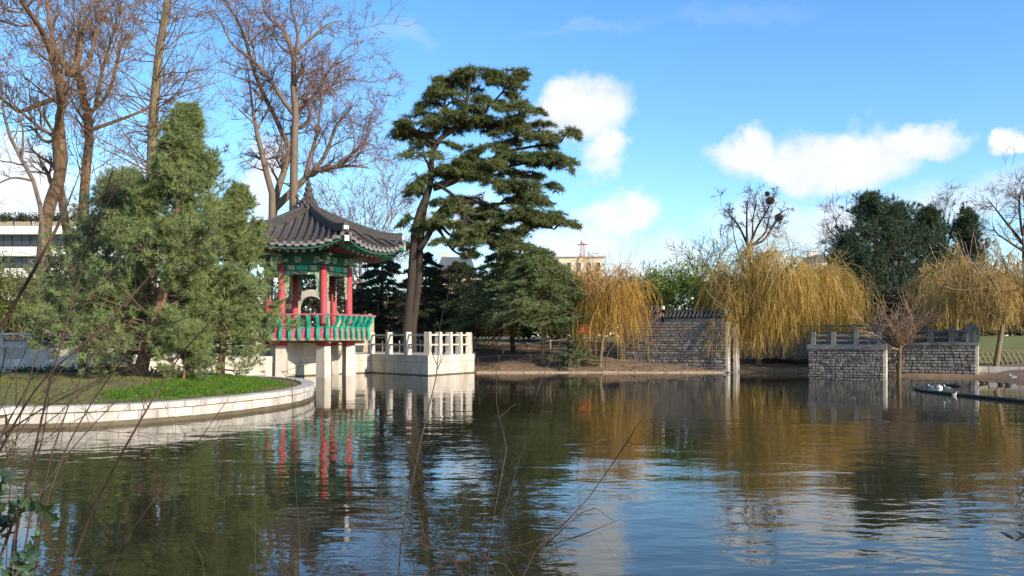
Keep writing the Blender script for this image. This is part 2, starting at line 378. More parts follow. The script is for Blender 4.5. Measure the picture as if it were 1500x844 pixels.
tag(edge.build('shore_edging', M['soil_shore']), kind='structure')

# ------------------------------------------------------------------ island
ISL = smooth_poly([(-40, 17.2), (-13, 16.95), (-10.3, 17.15), (-9, 17.4), (-8, 18.1), (-7, 19.5), (-6.15, 21.8), (-5.87, 23.6), (-6.0, 25.7), (-6.6, 28), (-7.8, 30.4), (-9.5, 31.8), (-12, 32.4), (-40, 32.6)], .42)
def island_h(P):
    s = -sdist(np.asarray(P, float)[:, :2], ISL)
    t = np.clip((s - .25) / 4.2, 0, 1); z = .37 + .30 * t * t * (3 - 2 * t) + .02 * vnoise(P[:, 0], P[:, 1], 2.1)
    return np.where(s > .29, z, -1.0)
imat = mat('island turf soil', (.15, .16, .04), .95, (.12, .085, .05), 1.0, .03, 14, detail=9)
tag(grid_mesh('island_ground', np.arange(-40, -5.4, .22), np.arange(16.6, 33.2, .22), island_h, imat), kind='structure')
kw = empty('island_kerb_wall', (-8, 18.1, 0), 'low curved wall of pale stone blocks round the grassy island', 'kerb wall')
def unit_block(rnd, name, m, bev=.05):
    """unit block, x -.5..+.5, y -.5 (front)..+.5, z -.5..+.5, with worn front edges"""
    mb = MB(); j = lambda: rnd.uniform(-.025, .025)
    for y, e in ((.5, 0), (-.5 + bev, 0), (-.5, bev)):
        for x, z in ((-.5, -.5), (.5, -.5), (.5, .5), (-.5, .5)):
            mb.v.append((x - math.copysign(e, x) + j() * (e > 0), y + j() * (e > 0), z - math.copysign(e * 1.6, z) + j() * (e > 0)))
    for k in range(2):
        for q in range(4): mb.f.append((k * 4 + q, (k + 1) * 4 + q, (k + 1) * 4 + (q + 1) % 4, k * 4 + (q + 1) % 4))
    mb.f += [(8, 9, 10, 11)[::-1], (0, 1, 2, 3)]
    me = mb.mesh(name, m); 
    return me
kb = [unit_block(R1, 'kerb_block', M['kerb'], .03) for _ in range(3)]
def along(root, path, name, meshes, z0, z1, depth, inset, gap=.008, jit=.006):
    o0 = np.array(root.location)
    for a, b in zip(path[:-1], path[1:]):
        d = b - a; L = np.linalg.norm(d); ang = math.atan2(d[1], d[0]); n = np.array((-d[1], d[0])) / L
        c = (a + b) / 2 + n * (depth / 2 + inset + R1.uniform(-jit, jit))
        o = link(name, R1.choice(meshes), root, (c[0] - o0[0], c[1] - o0[1], (z0 + z1) / 2 - o0[2] + R1.uniform(-.004, .004)), ang, (L - gap, depth, z1 - z0))
kp = ISL[(ISL[:, 0] > -16.5)]
along(kw, kp, 'coping_block', kb, .300, .430, .40, -.02)
kp2 = np.array([(kp[i] + kp[i + 1]) / 2 for i in range(len(kp) - 1)])
along(kw, kp2, 'wall_block', kb, .085, .286, .36, .02)
ft = MB()
for a, b in zip(kp[:-1], kp[1:]):
    d = b - a; L = np.linalg.norm(d); n = np.array((-d[1], d[0])) / L; c = (a + b) / 2 + n * .2
    ft.box((c[0] - kw.location.x, c[1] - kw.location.y, -.26), (L * 1.03, .34, .69), math.atan2(d[1], d[0]))
ft.build('footing', M['algae'], kw)

# grass blades and ground cover on the island (uncountable)
rng = np.random.default_rng(3)
def blades(P, h, wd, lean, rg):
    n = len(P); a = rg.uniform(0, 2 * np.pi, n); s = np.stack([np.cos(a), np.sin(a), np.zeros(n)], 1) * (wd * rg.uniform(.6, 1.3, n))[:, None]
    t = np.stack([rg.normal(0, lean, n), rg.normal(0, lean, n), np.ones(n)], 1); t *= (h * rg.uniform(.5, 1.3, n))[:, None]
    v = np.empty((n, 3, 3)); v[:, 0] = P - s; v[:, 1] = P + s; v[:, 2] = P + t
    return v.reshape(-1, 3), np.arange(3 * n).reshape(-1, 3)
Q = np.column_stack([rng.uniform(-17, -5.8, 150000), rng.uniform(16.9, 32.4, 150000)])
sd = -sdist(Q, ISL); tip = Q[:, 0] + .16 * (Q[:, 1] - 22) + .5 * vnoise(Q[:, 0], Q[:, 1], .8, 2) * .6
covm = (sd > 1.1 + .35 * vnoise(Q[:, 0], Q[:, 1], 1.7, 1)) & (tip > -9.4) & (sd > .6)
gm_ = (~covm) & (sd > .42) & (rng.random(len(Q)) < .36 + .3 * vnoise(Q[:, 0], Q[:, 1], 1.1, 4))
def lay(mask):
    p = Q[mask]; return np.column_stack([p, island_h(p) - .01])
v, f = blades(lay(gm_), .055, .008, .5, rng); tag(np_mesh('island_grass', v, [f], M['grass']), 'short worn winter grass on the island', 'grass', kind='stuff')
pc = lay(covm); pc = np.concatenate([pc, pc + rng.normal(0, .05, pc.shape) * (1, 1, 0)])
pc = pc[rng.random(len(pc)) < .75 + .35 * vnoise(pc[:, 0], pc[:, 1], 3.3, 6)]; v, f = blades(pc, .085 + .04 * vnoise(pc[:, 0], pc[:, 1], 2.3, 9), .014, .6, rng); tag(np_mesh('ground_cover', v, [f], M['cover']), 'bright green low ground cover at the island tip', 'ground cover', kind='stuff')

nl_ = 9000                                              # fallen leaves
L1_ = np.column_stack([rng.uniform(-17, -5.8, nl_), rng.uniform(16.9, 32.4, nl_)]); L1_ = L1_[-sdist(L1_, ISL) > .45]; L1_ = np.column_stack([L1_, island_h(L1_) + .02])
L2_ = np.column_stack([rng.uniform(-2, 24, nl_), rng.uniform(45.5, 58, nl_)]); L2_ = L2_[sdist(L2_, POND) > .2]; L2_ = np.column_stack([L2_, ground_h(L2_) + .015])
def litter(P, sz):
    n = len(P); a = rng.uniform(0, 6.28, n); u_ = np.stack([np.cos(a), np.sin(a), rng.normal(0, .35, n)], 1) * sz; w_ = np.stack([-np.sin(a), np.cos(a), rng.normal(0, .35, n)], 1) * sz * .55
    return np.stack([P - u_, P + w_, P + u_, P - w_], 1).reshape(-1, 3), np.arange(4 * n).reshape(-1, 4)
M['leaf_litter'] = mat('fallen leaves', (.24, .14, .07), .85, (.13, .08, .045), 9)
v, f = litter(L1_, .028); tag(np_mesh('leaf_litter', v, [f], M['leaf_litter']), 'fallen brown leaves scattered over the island grass', 'leaves', kind='stuff')
v, f = litter(L2_, .06); tag(np_mesh('leaf_litter', v, [f], M['leaf_litter']), 'fallen brown leaves strewn over the far earth slope', 'leaves', kind='stuff')

# ------------------------------------------------------------------ terrace with its balustrade
SEC = [(-48, 34.2), (-15.2, 34.2), (-11.7, 39.4), (-7.6, 45.8), (-4.13, 41.9), (-2.05, 45.9), (-2.2, 50.5)]
tr = empty('waterside_terrace', (-7.6, 46, 0), 'white concrete terrace with post and rail balustrade, standing in the pond beside the pavilion', 'terrace')
ox, oy = tr.location.x, tr.location.y
poly = [(x - ox, y - oy) for x, y in SEC] + [(-2.2 - ox, 56 - oy), (-48 - ox, 56 - oy)]
def inset(pts, k):
    out = []
    for i, p in enumerate(pts):
        a = np.array(pts[max(i - 1, 0)]); b = np.array(p); c = np.array(pts[min(i + 1, len(pts) - 1)])
        d1 = (b - a) / (np.linalg.norm(b - a) or 1); d2 = (c - b) / (np.linalg.norm(c - b) or 1)
        if i == 0: d1 = d2
        if i == len(pts) - 1: d2 = d1
        n1 = np.array((-d1[1], d1[0])); n2 = np.array((-d2[1], d2[0])); n = n1 + n2; n /= max(n @ n1, .35)
        out.append(tuple(b + n * k))
    return out
MB().prism(poly, -1.6, .652).build('retaining_wall', M['concrete'], tr)
pi = [(x - ox, y - oy) for x, y in inset(SEC, .035)] + [(-2.2 - ox, 56 - oy), (-48 - ox, 56 - oy)]
MB().prism(pi, .640, .668).build('joint', M['mortar'], tr)
p2 = [(x - ox, y - oy) for x, y in inset(SEC, -.012)] + [(-2.2 - ox, 56 - oy), (-48 - ox, 56 - oy)]
MB().prism(p2, .665, 1.0).build('coping', M['concrete'], tr)
wl = [(x - ox, y - oy) for x, y in inset(SEC, -.006)]; wb = MB()
for a, b in zip(wl[:-1], wl[1:]): wb.quad((*a, -.5), (*b, -.5), (*b, .055), (*a, .055))
wb.build('waterline_stain', M['algae'], tr)
post_me = MB().box((0, 0, .585), (.22, .34, 1.17), 0, .9).mesh('post', M['concrete'])
nb = {0: 18, 1: 4, 2: 4, 3: 3, 4: 4, 5: 3}
for i in range(6):
    a = np.array(inset(SEC, .28)[i]); b = np.array(inset(SEC, .28)[i + 1]); d = b - a; L = np.linalg.norm(d); ang = math.atan2(d[1], d[0]); n = nb[i]
    for k in range(n + (1 if i == 5 else 0)):
        p = a + d * k / n; link('post', post_me, tr, (p[0] - ox, p[1] - oy, 1.0), ang)
    for z in (1.52, 2.02):
        for k in range(n):
            p = a + d * (k + .5) / n; MB().box((0, 0, 0), (L / n - .2, .10, .085)).build('rail', M['concrete'], tr, loc=(p[0] - ox, p[1] - oy, z), rz=ang)
# higher wall behind the left end
gw = empty('garden_wall', (-24, 35.4, 1.0), 'plain whitewashed garden wall behind the pines at the left', 'wall')
MB().box((0, 0, .36), (20, .28, .72)).build('wall_body', M['concrete'], gw); MB().box((0, 0, .76), (20.1, .36, .08)).build('coping', M['coping'], gw)

# ------------------------------------------------------------------ stone walls
def stone_wall(name, label, p0, p1, z0, z1, ch, slen, depth, seed, split=None, cop=None, endq=True):
    rnd = random.Random(seed); p0 = np.array(p0); p1 = np.array(p1); d = p1 - p0; L = np.linalg.norm(d); ang = math.atan2(d[1], d[0])
    root = empty(name, (p0[0], p0[1], 0), label, 'stone wall', ang)
    core = MB().box((L / 2, depth / 2 + .04, (z0 + z1) / 2), (L - .02, depth - .04, z1 - z0)).build('wall_core', M['mortar'], root)
    ms = [unit_block(rnd, 'stone', M['granite'], .10) for _ in range(6)]; mq = [unit_block(rnd, 'quoin', M['granite_sunlit'], .06) for _ in range(3)]
    rest = MB(); zz = z0; row = 0
    while zz < z1 - .03:
        h = min(ch * rnd.uniform(.82, 1.2), z1 - zz)
        if z1 - zz - h < ch * .4: h = z1 - zz
        x = -.0 + (row % 2) * slen * .0
        first = True
        while x < L - .02:
            l = slen * rnd.uniform(.55, 1.6)
            if first and row % 2: l *= .55
            first = False
            if L - x - l < slen * .4: l = L - x
            if split is None or zz < split:
                link('stone', rnd.choice(ms), root, (x + l / 2, .05 + rnd.uniform(-.022, .016), zz + h / 2), rnd.uniform(-.035, .035), (l - .026, .18, h - .024))
            else: rest.box((x + l / 2, .06 + rnd.uniform(-.012, .012), zz + h / 2), (l - .034, .17, h - .030))
            x += l
        zz += h; row += 1
    if rest.v:
        o = rest.build('upper_stones', M['granite'], root); o['kind'] = 'stuff'
    if endq:
        z = z0; k = 0
        while z < z1 - .02:
            h = min(.24, z1 - z); dd = depth * (1.0 if k % 2 else .8)
            link('quoin', rnd.choice(mq), root, (L + .045, dd / 2 + .01, z + h / 2), math.pi / 2, (dd, .12, h - .012)); z += h; k += 1  # end stones take the paler tone that stands for sun on this face
    if cop: MB().box((L / 2 + .03, depth / 2, z1 + cop / 2 + .002), (L + .16, depth + .16, cop)).build('coping', M['coping'], root)
    return root, L
cw, cwL = stone_wall('fortress_wall', 'long dark stone fortress wall with tiled parapet and pale corner quoins', (6.2, 49.05), (11.55, 45.95), -.3, 2.75, .155, .28, .9, 21, split=1.75, endq=True)
def tile_cap(root, x0, x1, y, z):
    """little tiled roof along the wall top"""
    MB().prism([(x0, y - .34), (x1, y - .34), (x1, y + .34), (x0, y + .34)], z, z + .06).build('tile_bed', M['tile'], root)
    mb = MB(); mb.quad((x0, y - .36, z + .062), (x1, y - .36, z + .062), (x1, y, z + .30), (x0, y, z + .30)); mb.quad((x0, y, z + .30), (x1, y, z + .30), (x1, y + .36, z + .062), (x0, y + .36, z + .062))
    mb.build('tile_slope', M['tile'], root)
    me = MB().tube([(0, -.40, .06), (0, -.2, .20), (0, 0, .33)], .055, 6).mesh('tile_row', M['tile']); e = MB().tube([(0, -.415, .05), (0, -.398, .06)], .05, 8).mesh('tile_end', M['tile_end'])
    n = int((x1 - x0) / .22)
    for k in range(n):
        xx = x0 + (k + .5) * (x1 - x0) / n; link('tile_row', me, root, (xx, y, z + .02)); link('tile_end', e, root, (xx, y, z + .02))
    MB().tube([(x0 - .03, y, z + .36), (x1 + .03, y, z + .36)], .075, 8).build('ridge', M['tile'], root)
    MB().box((x1 + .06, y, z + .33), (.10, .18, .2)).build('ridge_end', M['white'], root)
MB().box((1.2, .45, 3.0), (2.4, .62, .50)).build('parapet', M['granite'], cw); 
for x in (.6, 1.9): MB().box((x, .137, 3.02), (.34, .02, .26)).build('gun_loop', M['dark'], cw)
MB().box((4.3, .45, 2.86), (3.4, .5, .22)).build('parapet', M['granite'], cw)
tile_cap(cw, 0, 2.4, .45, 3.25); tile_cap(cw, 2.62, 6.0, .45, 2.97)
MB().box((cwL + .35, .75, 1.3), (.16, .7, 2.6)).build('return_pier', M['granite_sunlit'], cw)
bw, bwL = stone_wall('stone_bastion', 'squat rough stone bastion with a sunlit corner, jutting into the pond', (14.75, 42.4), (17.75, 40.65), -.5, 1.30, .128, .215, .55, 31, cop=.24)
def rail_top(root, L, y, z, posts, h, m, rails, pw=.2):
    for x in posts: MB().box((x, y, z + h / 2), (pw, .2, h), 0, .85).build('post', m, root)
    for zz in rails: MB().box(((posts[0] + posts[-1]) / 2, y, z + zz), (posts[-1] - posts[0], .08, .08)).build('rail', m, root)
MB().box((bwL / 2 - .3, 1.4, .5), (bwL - .7, 1.7, 1.9)).build('fill', M['parapet'], bw)
rail_top(bw, bwL, .25, 1.542, [.2, 1.15, 2.2, 3.2], .62, M['coping'], [.2, .45], .22)
sc_ = [(2.85 + .16 * math.cos(t) * (1 - t / 9), .25, 2.02 + .14 * math.sin(t) * (1 - t / 9)) for t in np.linspace(-2.5, 4.2, 16)]
MB().tube(sc_, .028, 6).build('scroll_bracket', M['granite_sunlit'], bw)
lw, lwL = stone_wall('waterside_wall', 'grey stone retaining wall with a railed parapet beside the lawn', (18.36, 41.95), (21.76, 39.95), -.4, 1.50, .132, .225, .5, 41, cop=.14)
MB().box((lwL / 2, .85, 1.95), (lwL, .16, .6)).build('parapet', M['parapet'], lw)
rail_top(lw, lwL, .25, 1.642, [.2, 1.1, 2.0, 2.9, 3.95], .72, M['parapet'], [.25, .56], .26)
MB().box((lwL - .2, .4, 2.09), (.42, .42, .9), 0, .92).build('end_pier', M['coping'], lw)
back = empty('upper_terrace', (20, 44.5, 1.2), 'weathered grey upper terrace with low railing behind the bastion', 'terrace', math.atan2(-2.0, 3.4))
MB().box((-2.6, .8, .2), (9, 2.2, 1.0)).build('plinth', M['parapet'], back)
for k in range(8): MB().box((-6.6 + k * 1.15, -.1, 1.05), (.2, .2, .7)).build('post', M['parapet'], back)
for z in (.95, 1.3): MB().box((-2.6, -.1, z), (8, .09, .09)).build('rail', M['parapet'], back)
# ------------------------------------------------------------------ the pavilion
PC = (-10.0, 41.9); A0 = math.radians(-56)
pav = empty('hexagonal_pavilion', (PC[0], PC[1], 0), 'hexagonal oriental pavilion with curved dark tile roof, red columns and green balustrade', 'pavilion', A0)
T30 = math.tan(math.radians(30)); EA = 4.07                    # eave apothem
def roof_z(a, s):
    t = min(max(a / EA, 0), 1); u = min(abs(s) / max(a * T30, 1e-6), 1)
    ze = 6.02 + .56 * u ** 2.6
    return ze + (8.2 - ze) * (1 - t) ** 1.45
def hexp(r, k): return (r * math.cos(math.radians(60 * k)), r * math.sin(math.radians(60 * k)))
CR = 1.95
ped = MB().box((0, 0, .34), (.54, .54, 2.28), 0, .86).mesh('pedestal', M['concrete'])
colm = MB().lathe([(.17, 1.48), (.175, 2.6), (.16, 5.3)], 16).mesh('column', M['red'], True)
base = MB().box((0, 0, 1.62), (.46, .46, .28)).mesh('column_foot', M['red'])
brk = MB().box((.16, 0, 5.42), (.5, .16, .16)).box((.26, 0, 5.60), (.78, .15, .14)).box((.36, 0, 5.76), (1.0, .14, .12)).box((0, 0, 5.5), (.3, .62, .14)).mesh('bracket', M['ornament'])
for k in range(6):
    x, y = hexp(CR, k); rz = math.radians(60 * k)
    link('pedestal', ped, pav, (x, y, 0), rz + math.radians(30)); c = link('column', colm, pav, (x, y, 0)); link('column_foot', base, c, (0, 0, 0), rz + math.radians(30))
    link('bracket', brk, pav, (x, y, 0), rz)
MB().prism([hexp(2.96, k) for k in range(6)], 1.74, 1.85).build('floor', M['timber'], pav)
for k in range(3):
    a, b = hexp(2.7, k), hexp(2.7, k + 3); d = Vector((b[0] - a[0], b[1] - a[1], 0)); MB().box((0, 0, 1.68 - .001 * k), (d.length, .16, .115)).build('floor_joist', M['timber'], pav, rz=math.atan2(d.y, d.x))
wa = math.atan2(6.4, 4.1) - A0; nx_, ny_ = -math.sin(wa), math.cos(wa)
MB().box((0, 0, 1.365), (3.7, .5, .722)).build('plinth', M['concrete'], pav, loc=(nx_ * .42, ny_ * .42, 0), rz=wa)
# balustrade
prof = [(0, 1.80), (.05, 1.80), (.085, 1.98), (.06, 2.2), (.03, 2.32), (.06, 2.40), (.20, 2.62), (.30, 2.84), (.30, 2.90), (.06, 2.90), (.13, 2.74), (.03, 2.52), (-.05, 2.40), (-.05, 2.2), (0, 2.1)]
def extrude_profile(pr, th, name, m):
    mb = MB(); n = len(pr)
    for s in (-1, 1):
        for r, z in pr: mb.v.append((r, s * th / 2, z))
    mb.f.append(tuple(range(n))); mb.f.append(tuple(range(2 * n - 1, n - 1, -1)))
    for k in range(n): mb.f.append((k, n + k, n + (k + 1) % n, (k + 1) % n))
    return mb.mesh(name, m)
bal = extrude_profile(prof, .135, 'baluster', M['green'])
BR = 3.0; NB = 7
for k in range(6):
    a = Vector((*hexp(BR, k), 0)); b = Vector((*hexp(BR, k + 1), 0)); d = b - a; nrm = math.radians(60 * k + 30); ang = math.atan2(d.y, d.x); mid = (a + b) / 2
    MB().box((0, 0, 2.095), (d.length - .02, .05, .48)).build('skirt_panel', M['pink'], pav, loc=(mid.x - .09 * math.cos(nrm), mid.y - .09 * math.sin(nrm), 0), rz=ang)
    MB().box((0, 0, 2.36), (d.length, .09, .055)).build('mid_rail', M['green'], pav, loc=(mid.x - .08 * math.cos(nrm), mid.y - .08 * math.sin(nrm), 0), rz=ang)
    o_ = .27; dd = d.length + 2 * o_ * T30
    MB().tube([(-dd / 2, 0, 2.935), (dd / 2, 0, 2.935)], .045, 8).build('hand_rail', M['pink'], pav, loc=(mid.x + .2 * math.cos(nrm), mid.y + .2 * math.sin(nrm), 0), rz=ang)
    for q in range(NB):
        p = a + d * (q + .5) / NB; link('baluster', bal, pav, (p.x, p.y, 0), nrm)
# lintels, panels and carved trim
for k in range(6):
    a = Vector((*hexp(CR, k), 0)); b = Vector((*hexp(CR, k + 1), 0)); d = b - a; ang = math.atan2(d.y, d.x); mid = (a + b) / 2; nrm = math.radians(60 * k + 30)
    e = bpy.data.objects.new('lintel', MB().box((0, 0, 5.16), (d.length, .22, .30)).mesh('lintel', M['dgreen'])); col.objects.link(e); e.parent = pav; e.location = mid; e.rotation_euler = (0, 0, ang)
    for x, wdt, mm in ((0, .52, 'green'), (-.52, .34, 'ornament'), (.52, .34, 'ornament')): MB().box((x, 0, 5.16), (wdt, .25, .22)).build('painted_panel', M[mm], e)
    u = MB().box((0, 0, 5.56), (d.length + .1, .14, .44)).build('frieze', M['dgreen'], pav, loc=mid, rz=ang)
    for q in range(4): MB().box((-.66 + q * .44, 0, 5.56), (.30, .17, .30)).build('painted_panel', M['ornament' if q % 2 else 'dgreen'], u)
    MB().tube([(-d.length / 2 - .25, 0, 5.9), (d.length / 2 + .25, 0, 5.9)], .11, 10).build('purlin', M['dgreen'], pav, loc=mid + Vector((.1 * math.cos(nrm), .1 * math.sin(nrm), 0)), rz=ang)
    # carved hanging trim: scalloped strip under the lintel and down both columns
    pts = []; W = d.length / 2 - .17
    top = 5.01; out = [(-W, top), (W, top), (W, 3.75)]
    inner = []
    for i_ in range(9): z = 3.75 + i_ * .12; inner.append((W - .10 - .05 * (i_ % 2) - .02 * i_ / 2, z))
    for i_ in range(15): x = (W - .26) * (1 - 2 * i_ / 14); inner.append((x, top - .13 - .05 * (i_ % 2)))
    for i_ in range(8, -1, -1): z = 3.75 + i_ * .12; inner.append((-(W - .10 - .05 * (i_ % 2) - .02 * i_ / 2), z))
    ring = out + inner + [(-W, 3.75)]
    mb = MB(); n = len(ring)
    for s in (-.025, .025):
        for x, z in ring: mb.v.append((x, s, z))
    mb.f.append(tuple(range(n))); mb.f.append(tuple(range(2 * n - 1, n - 1, -1)))
    for q in range(n): mb.f.append((q, n + q, n + (q + 1) % n, (q + 1) % n))
    mb.build('carved_trim', M['ornament'], pav, loc=mid, rz=ang)
MB().prism([hexp(CR + .2, k) for k in range(6)], 5.80, 5.86).build('ceiling', M['dgreen'], pav)
# roof
rf = MB(); NA, NS = 14, 16
for k in range(6):
    th = math.radians(60 * k + 30); ca, sa = math.cos(th), math.sin(th)
    for lay_, off in ((0, 0.0), (1, -.10)):
        i0 = len(rf.v)
        for i in range(NA + 1):
            a = .25 + (EA - .25) * i / NA
            for j in range(NS + 1):
                s = a * T30 * (2 * j / NS - 1); rf.v.append((a * ca - s * sa, a * sa + s * ca, roof_z(a, s) + off))
        for i in range(NA):
            for j in range(NS):
                q = i0 + i * (NS + 1) + j; rf.f.append((q, q + NS + 1, q + NS + 2, q + 1) if lay_ == 0 else (q, q + 1, q + NS + 2, q + NS + 1))
roof = rf.build('roof', M['tile'], pav, True)
NR = 13; sp_ = 2 * EA * T30 / NR
rows = []
for r in range(NR):
    s = (r - (NR - 1) / 2) * sp_; a0 = max(abs(s) / T30 + .10, .42); n = max(3, int((EA + .05 - a0) / .3) + 2)
    pts = [(a, s, roof_z(a, s) + .055) for a in np.linspace(a0, EA + .06, n)]
    me = MB().tube(pts, .088, 8).mesh('tile_row', M['tile'], False)
    dsc = MB().tube([Vector(pts[-1]) + Vector((-.01, 0, .0)), Vector(pts[-1]) + Vector((.025, 0, -.012))], .096, 10).mesh('tile_end', M['tile_end'])
    pan = MB().box((EA + .02, s + sp_ / 2, roof_z(EA, s + sp_ / 2) - .03), (.06, sp_ * .55, .13)).mesh('pan_tile', M['tile_end']) if r < NR - 1 else None
    rows.append((me, dsc, pan))
for k in range(6):
    th = math.radians(60 * k + 30)
    for me, dsc, pan in rows:
        o = link('tile_row', me, roof, (0, 0, 0), th)
        link('tile_end', dsc, roof, (0, 0, 0), th)
        if pan: link('pan_tile', pan, roof, (0, 0, 0), th)
# hip ridges
CRN = EA / math.cos(math.radians(30))
def corner_z(r): return roof_z(r * math.cos(math.radians(30)), r * math.sin(math.radians(30)))
hr = MB(); rs = np.linspace(.3, CRN - .12, 14)
for lay_, (w_, z0, z1) in enumerate(((.30, -.05, .14), (.22, .14, .24))):
    i0 = len(hr.v)
    for r in rs:
        z = corner_z(r) + .10 * max(0, (r - 3.4)) ** 1.5
        for x, dz in ((-w_ / 2, z0), (w_ / 2, z0), (w_ / 2, z1), (-w_ / 2, z1)): hr.v.append((r, x, z + dz))
    for i in range(len(rs) - 1):
        for q in range(4): hr.f.append((i0 + i * 4 + q, i0 + i * 4 + (q + 1) % 4, i0 + i * 4 + 4 + (q + 1) % 4, i0 + i * 4 + 4 + q))
    hr.f.append((i0 + 3, i0 + 2, i0 + 1, i0)); e_ = i0 + 4 * (len(rs) - 1); hr.f.append((e_, e_ + 1, e_ + 2, e_ + 3))
hrm = hr.mesh('hip_ridge', M['tile'])
capm = MB().tube([(r, 0, corner_z(r) + .10 * max(0, (r - 3.4)) ** 1.5 + .26) for r in rs], .085, 8).mesh('ridge_tile', M['tile'])
zr = corner_z(CRN - .1) + .12
endm = MB().box((CRN - .10, 0, zr + .10), (.10, .22, .16)).mesh('ridge_end', M['white'])
crf = MB().box((CRN - .75, 0, corner_z(CRN) - .26), (1.5, .2, .24)).mesh('corner_rafter', M['green'])
crw = MB().box((CRN + .012, 0, corner_z(CRN) - .26), (.03, .21, .25)).mesh('rafter_end', M['white'])
for k in range(6):
    h = link('hip_ridge', hrm, roof, (0, 0, 0), math.radians(60 * k)); link('ridge_tile', capm, roof, (0, 0, 0), math.radians(60 * k)); link('ridge_end', endm, roof, (0, 0, 0), math.radians(60 * k))
    c = link('corner_rafter', crf, pav, (0, 0, 0), math.radians(60 * k)); link('rafter_end', crw, c, (0, 0, 0))
# rafters in two tiers and the eave boards
M['rafter_end'] = mat('rafter end paint', (.48, .42, .34), .6); M['raf'] = mat('rafter paint', (.28, .075, .05), .6, (.2, .06, .05), 4)
NRf = 11; raft = []
for r in range(NRf):
    s = (r - (NRf - 1) / 2) * (2 * 3.45 * T30 / NRf); ai = max(1.75, abs(s) / T30 * .72); si = s * .75
    zo = roof_z(3.45, s) - .36; zi = 6.05 + .0
    p = [(ai, si, max(zi, zo + .05)), (3.50, s, zo)]
    raft.append((MB().tube(p, .085, 8).mesh('rafter', M['raf']), MB().tube([(3.495, s, zo), (3.515, s, zo - .003)], .088, 10).mesh('rafter_end', M['rafter_end'])))
    s2 = s * 1.13; z2 = roof_z(3.95, s2) - .20
    raft[-1] += (MB().box((3.55, s2 * .97, z2 + .02), (.8, .11, .12)).mesh('flying_rafter', M['green']), MB().box((3.955, s2 * .97, z2 + .02), (.012, .115, .125)).mesh('rafter_end', M['rafter_end']))
for k in range(6):
    th = math.radians(60 * k + 30)
    for a, b, c, d in raft:
        o = link('rafter', a, pav, (0, 0, 0), th); link('rafter_end', b, o); o = link('flying_rafter', c, pav, (0, 0, 0), th); link('rafter_end', d, o)
    mb = MB()
    for j in range(NS):
        q = []
        for jj in (j, j + 1):
            s = EA * T30 * (2 * jj / NS - 1); q.append((EA - .04, s, roof_z(EA, s)))
        (x, s, z), (_, s1, z1) = q
        mb.quad((x, s, z - .20), (x, s1, z1 - .20), (x, s1, z1 - .12), (x, s, z - .12)); mb.quad((x - .05, s, z - .20), (x - .05, s1, z1 - .20), (x, s1, z1 - .20), (x, s, z - .20))
    mb.build('eave_board', M['dgreen'], pav, rz=th)
sf = MB()
for k in range(6):
    th = math.radians(60 * k + 30); ca, sa = math.cos(th), math.sin(th)
    for j in range(NS):
        q = []
        for a in (1.9, 4.0):
            for jj in (j, j + 1):
                s = a * T30 * (2 * jj / NS - 1); z = roof_z(4.0, s * 4.0 / a) - .16 if a > 2 else 6.12
                q.append((a * ca - s * sa, a * sa + s * ca, z))
        sf.quad(q[0], q[1], q[3], q[2])
sf.build('soffit', M['raf'], pav)
# finial
fin = MB().lathe([(.46, 8.0), (.42, 8.28), (.33, 8.44), (.30, 8.62), (.34, 8.68)], 12).build('finial', M['tile'], pav)
tl = MB()
ftm = MB().tube([(.30, 0, .10), (.40, 0, 0), (.46, 0, -.12)], [.07, .085, .06], 6).mesh('finial_tile', M['tile'])
for lv in range(3):
    for q in range(10): link('finial_tile', ftm, fin, (0, 0, 8.36 + lv * .135), math.radians(36 * q + 18 * (lv % 2)), (1 - .12 * lv, 1 - .12 * lv, 1))
for z, r in ((8.86, .27), (9.17, .205), (9.42, .145)): MB().lathe([(r * .45, z - r * .75), (r * .85, z - r * .5), (r, z), (r * .85, z + r * .5), (r * .45, z + r * .75)], 14).build('bulb', M['tile'], fin, True)
MB().lathe([(.06, 9.5), (.075, 9.56), (.05, 9.66), (.012, 9.80)], 10).build('spike', M['tile'], fin, True)
MB().tube([(.30, 0, 8.45), (.52, 0, 8.55), (.58, 0, 8.78), (.50, 0, 8.92)], [.12, .14, .10, .05], 8).build('ridge_beast', M['tile'], fin, rz=math.radians(240))

# things seen through the pavilion: gate and cream brick wall
gt = empty('arched_gate', (-12.55, 53.5, 1.0), 'pale stone arched gateway glimpsed behind the pavilion columns', 'gate')
for s in (-1, 1): MB().box((s * 1.0, 0, 1.35), (.42, .55, 2.7)).build('jamb', M['arch'], gt)
arc = MB(); n = 12
for k in range(n):
    t0, t1 = math.pi * k / n, math.pi * (k + 1) / n; q = []
    for y in (-.275, .275):
        for r in (.79, 1.21): q += [(r * math.cos(t0), y, 2.7 + r * math.sin(t0)), (r * math.cos(t1), y, 2.7 + r * math.sin(t1))]
    arc.quad(q[0], q[2], q[3], q[1]); arc.quad(q[4], q[5], q[7], q[6]); arc.quad(q[2], q[6], q[7], q[3]); arc.quad(q[0], q[1], q[5], q[4])
arc.build('arch', M['arch'], gt)
bwall = empty('cream_brick_wall', (-13.3, 53.9, 1.0), 'cream brick wall with notched top behind the pavilion', 'wall')
for sx in (-1, 1):
    MB().box((.7 + sx * 2.55, 0, 1.1), (2.6, .3, 2.2)).build('wall_body', M['brickcream'], bwall)
    for q in range(7): MB().box((.7 + sx * 2.55 - 1.1 + q * .365, 0, 2.3), (.2, .34, .2)).build('merlon', M['brickcream'], bwall)
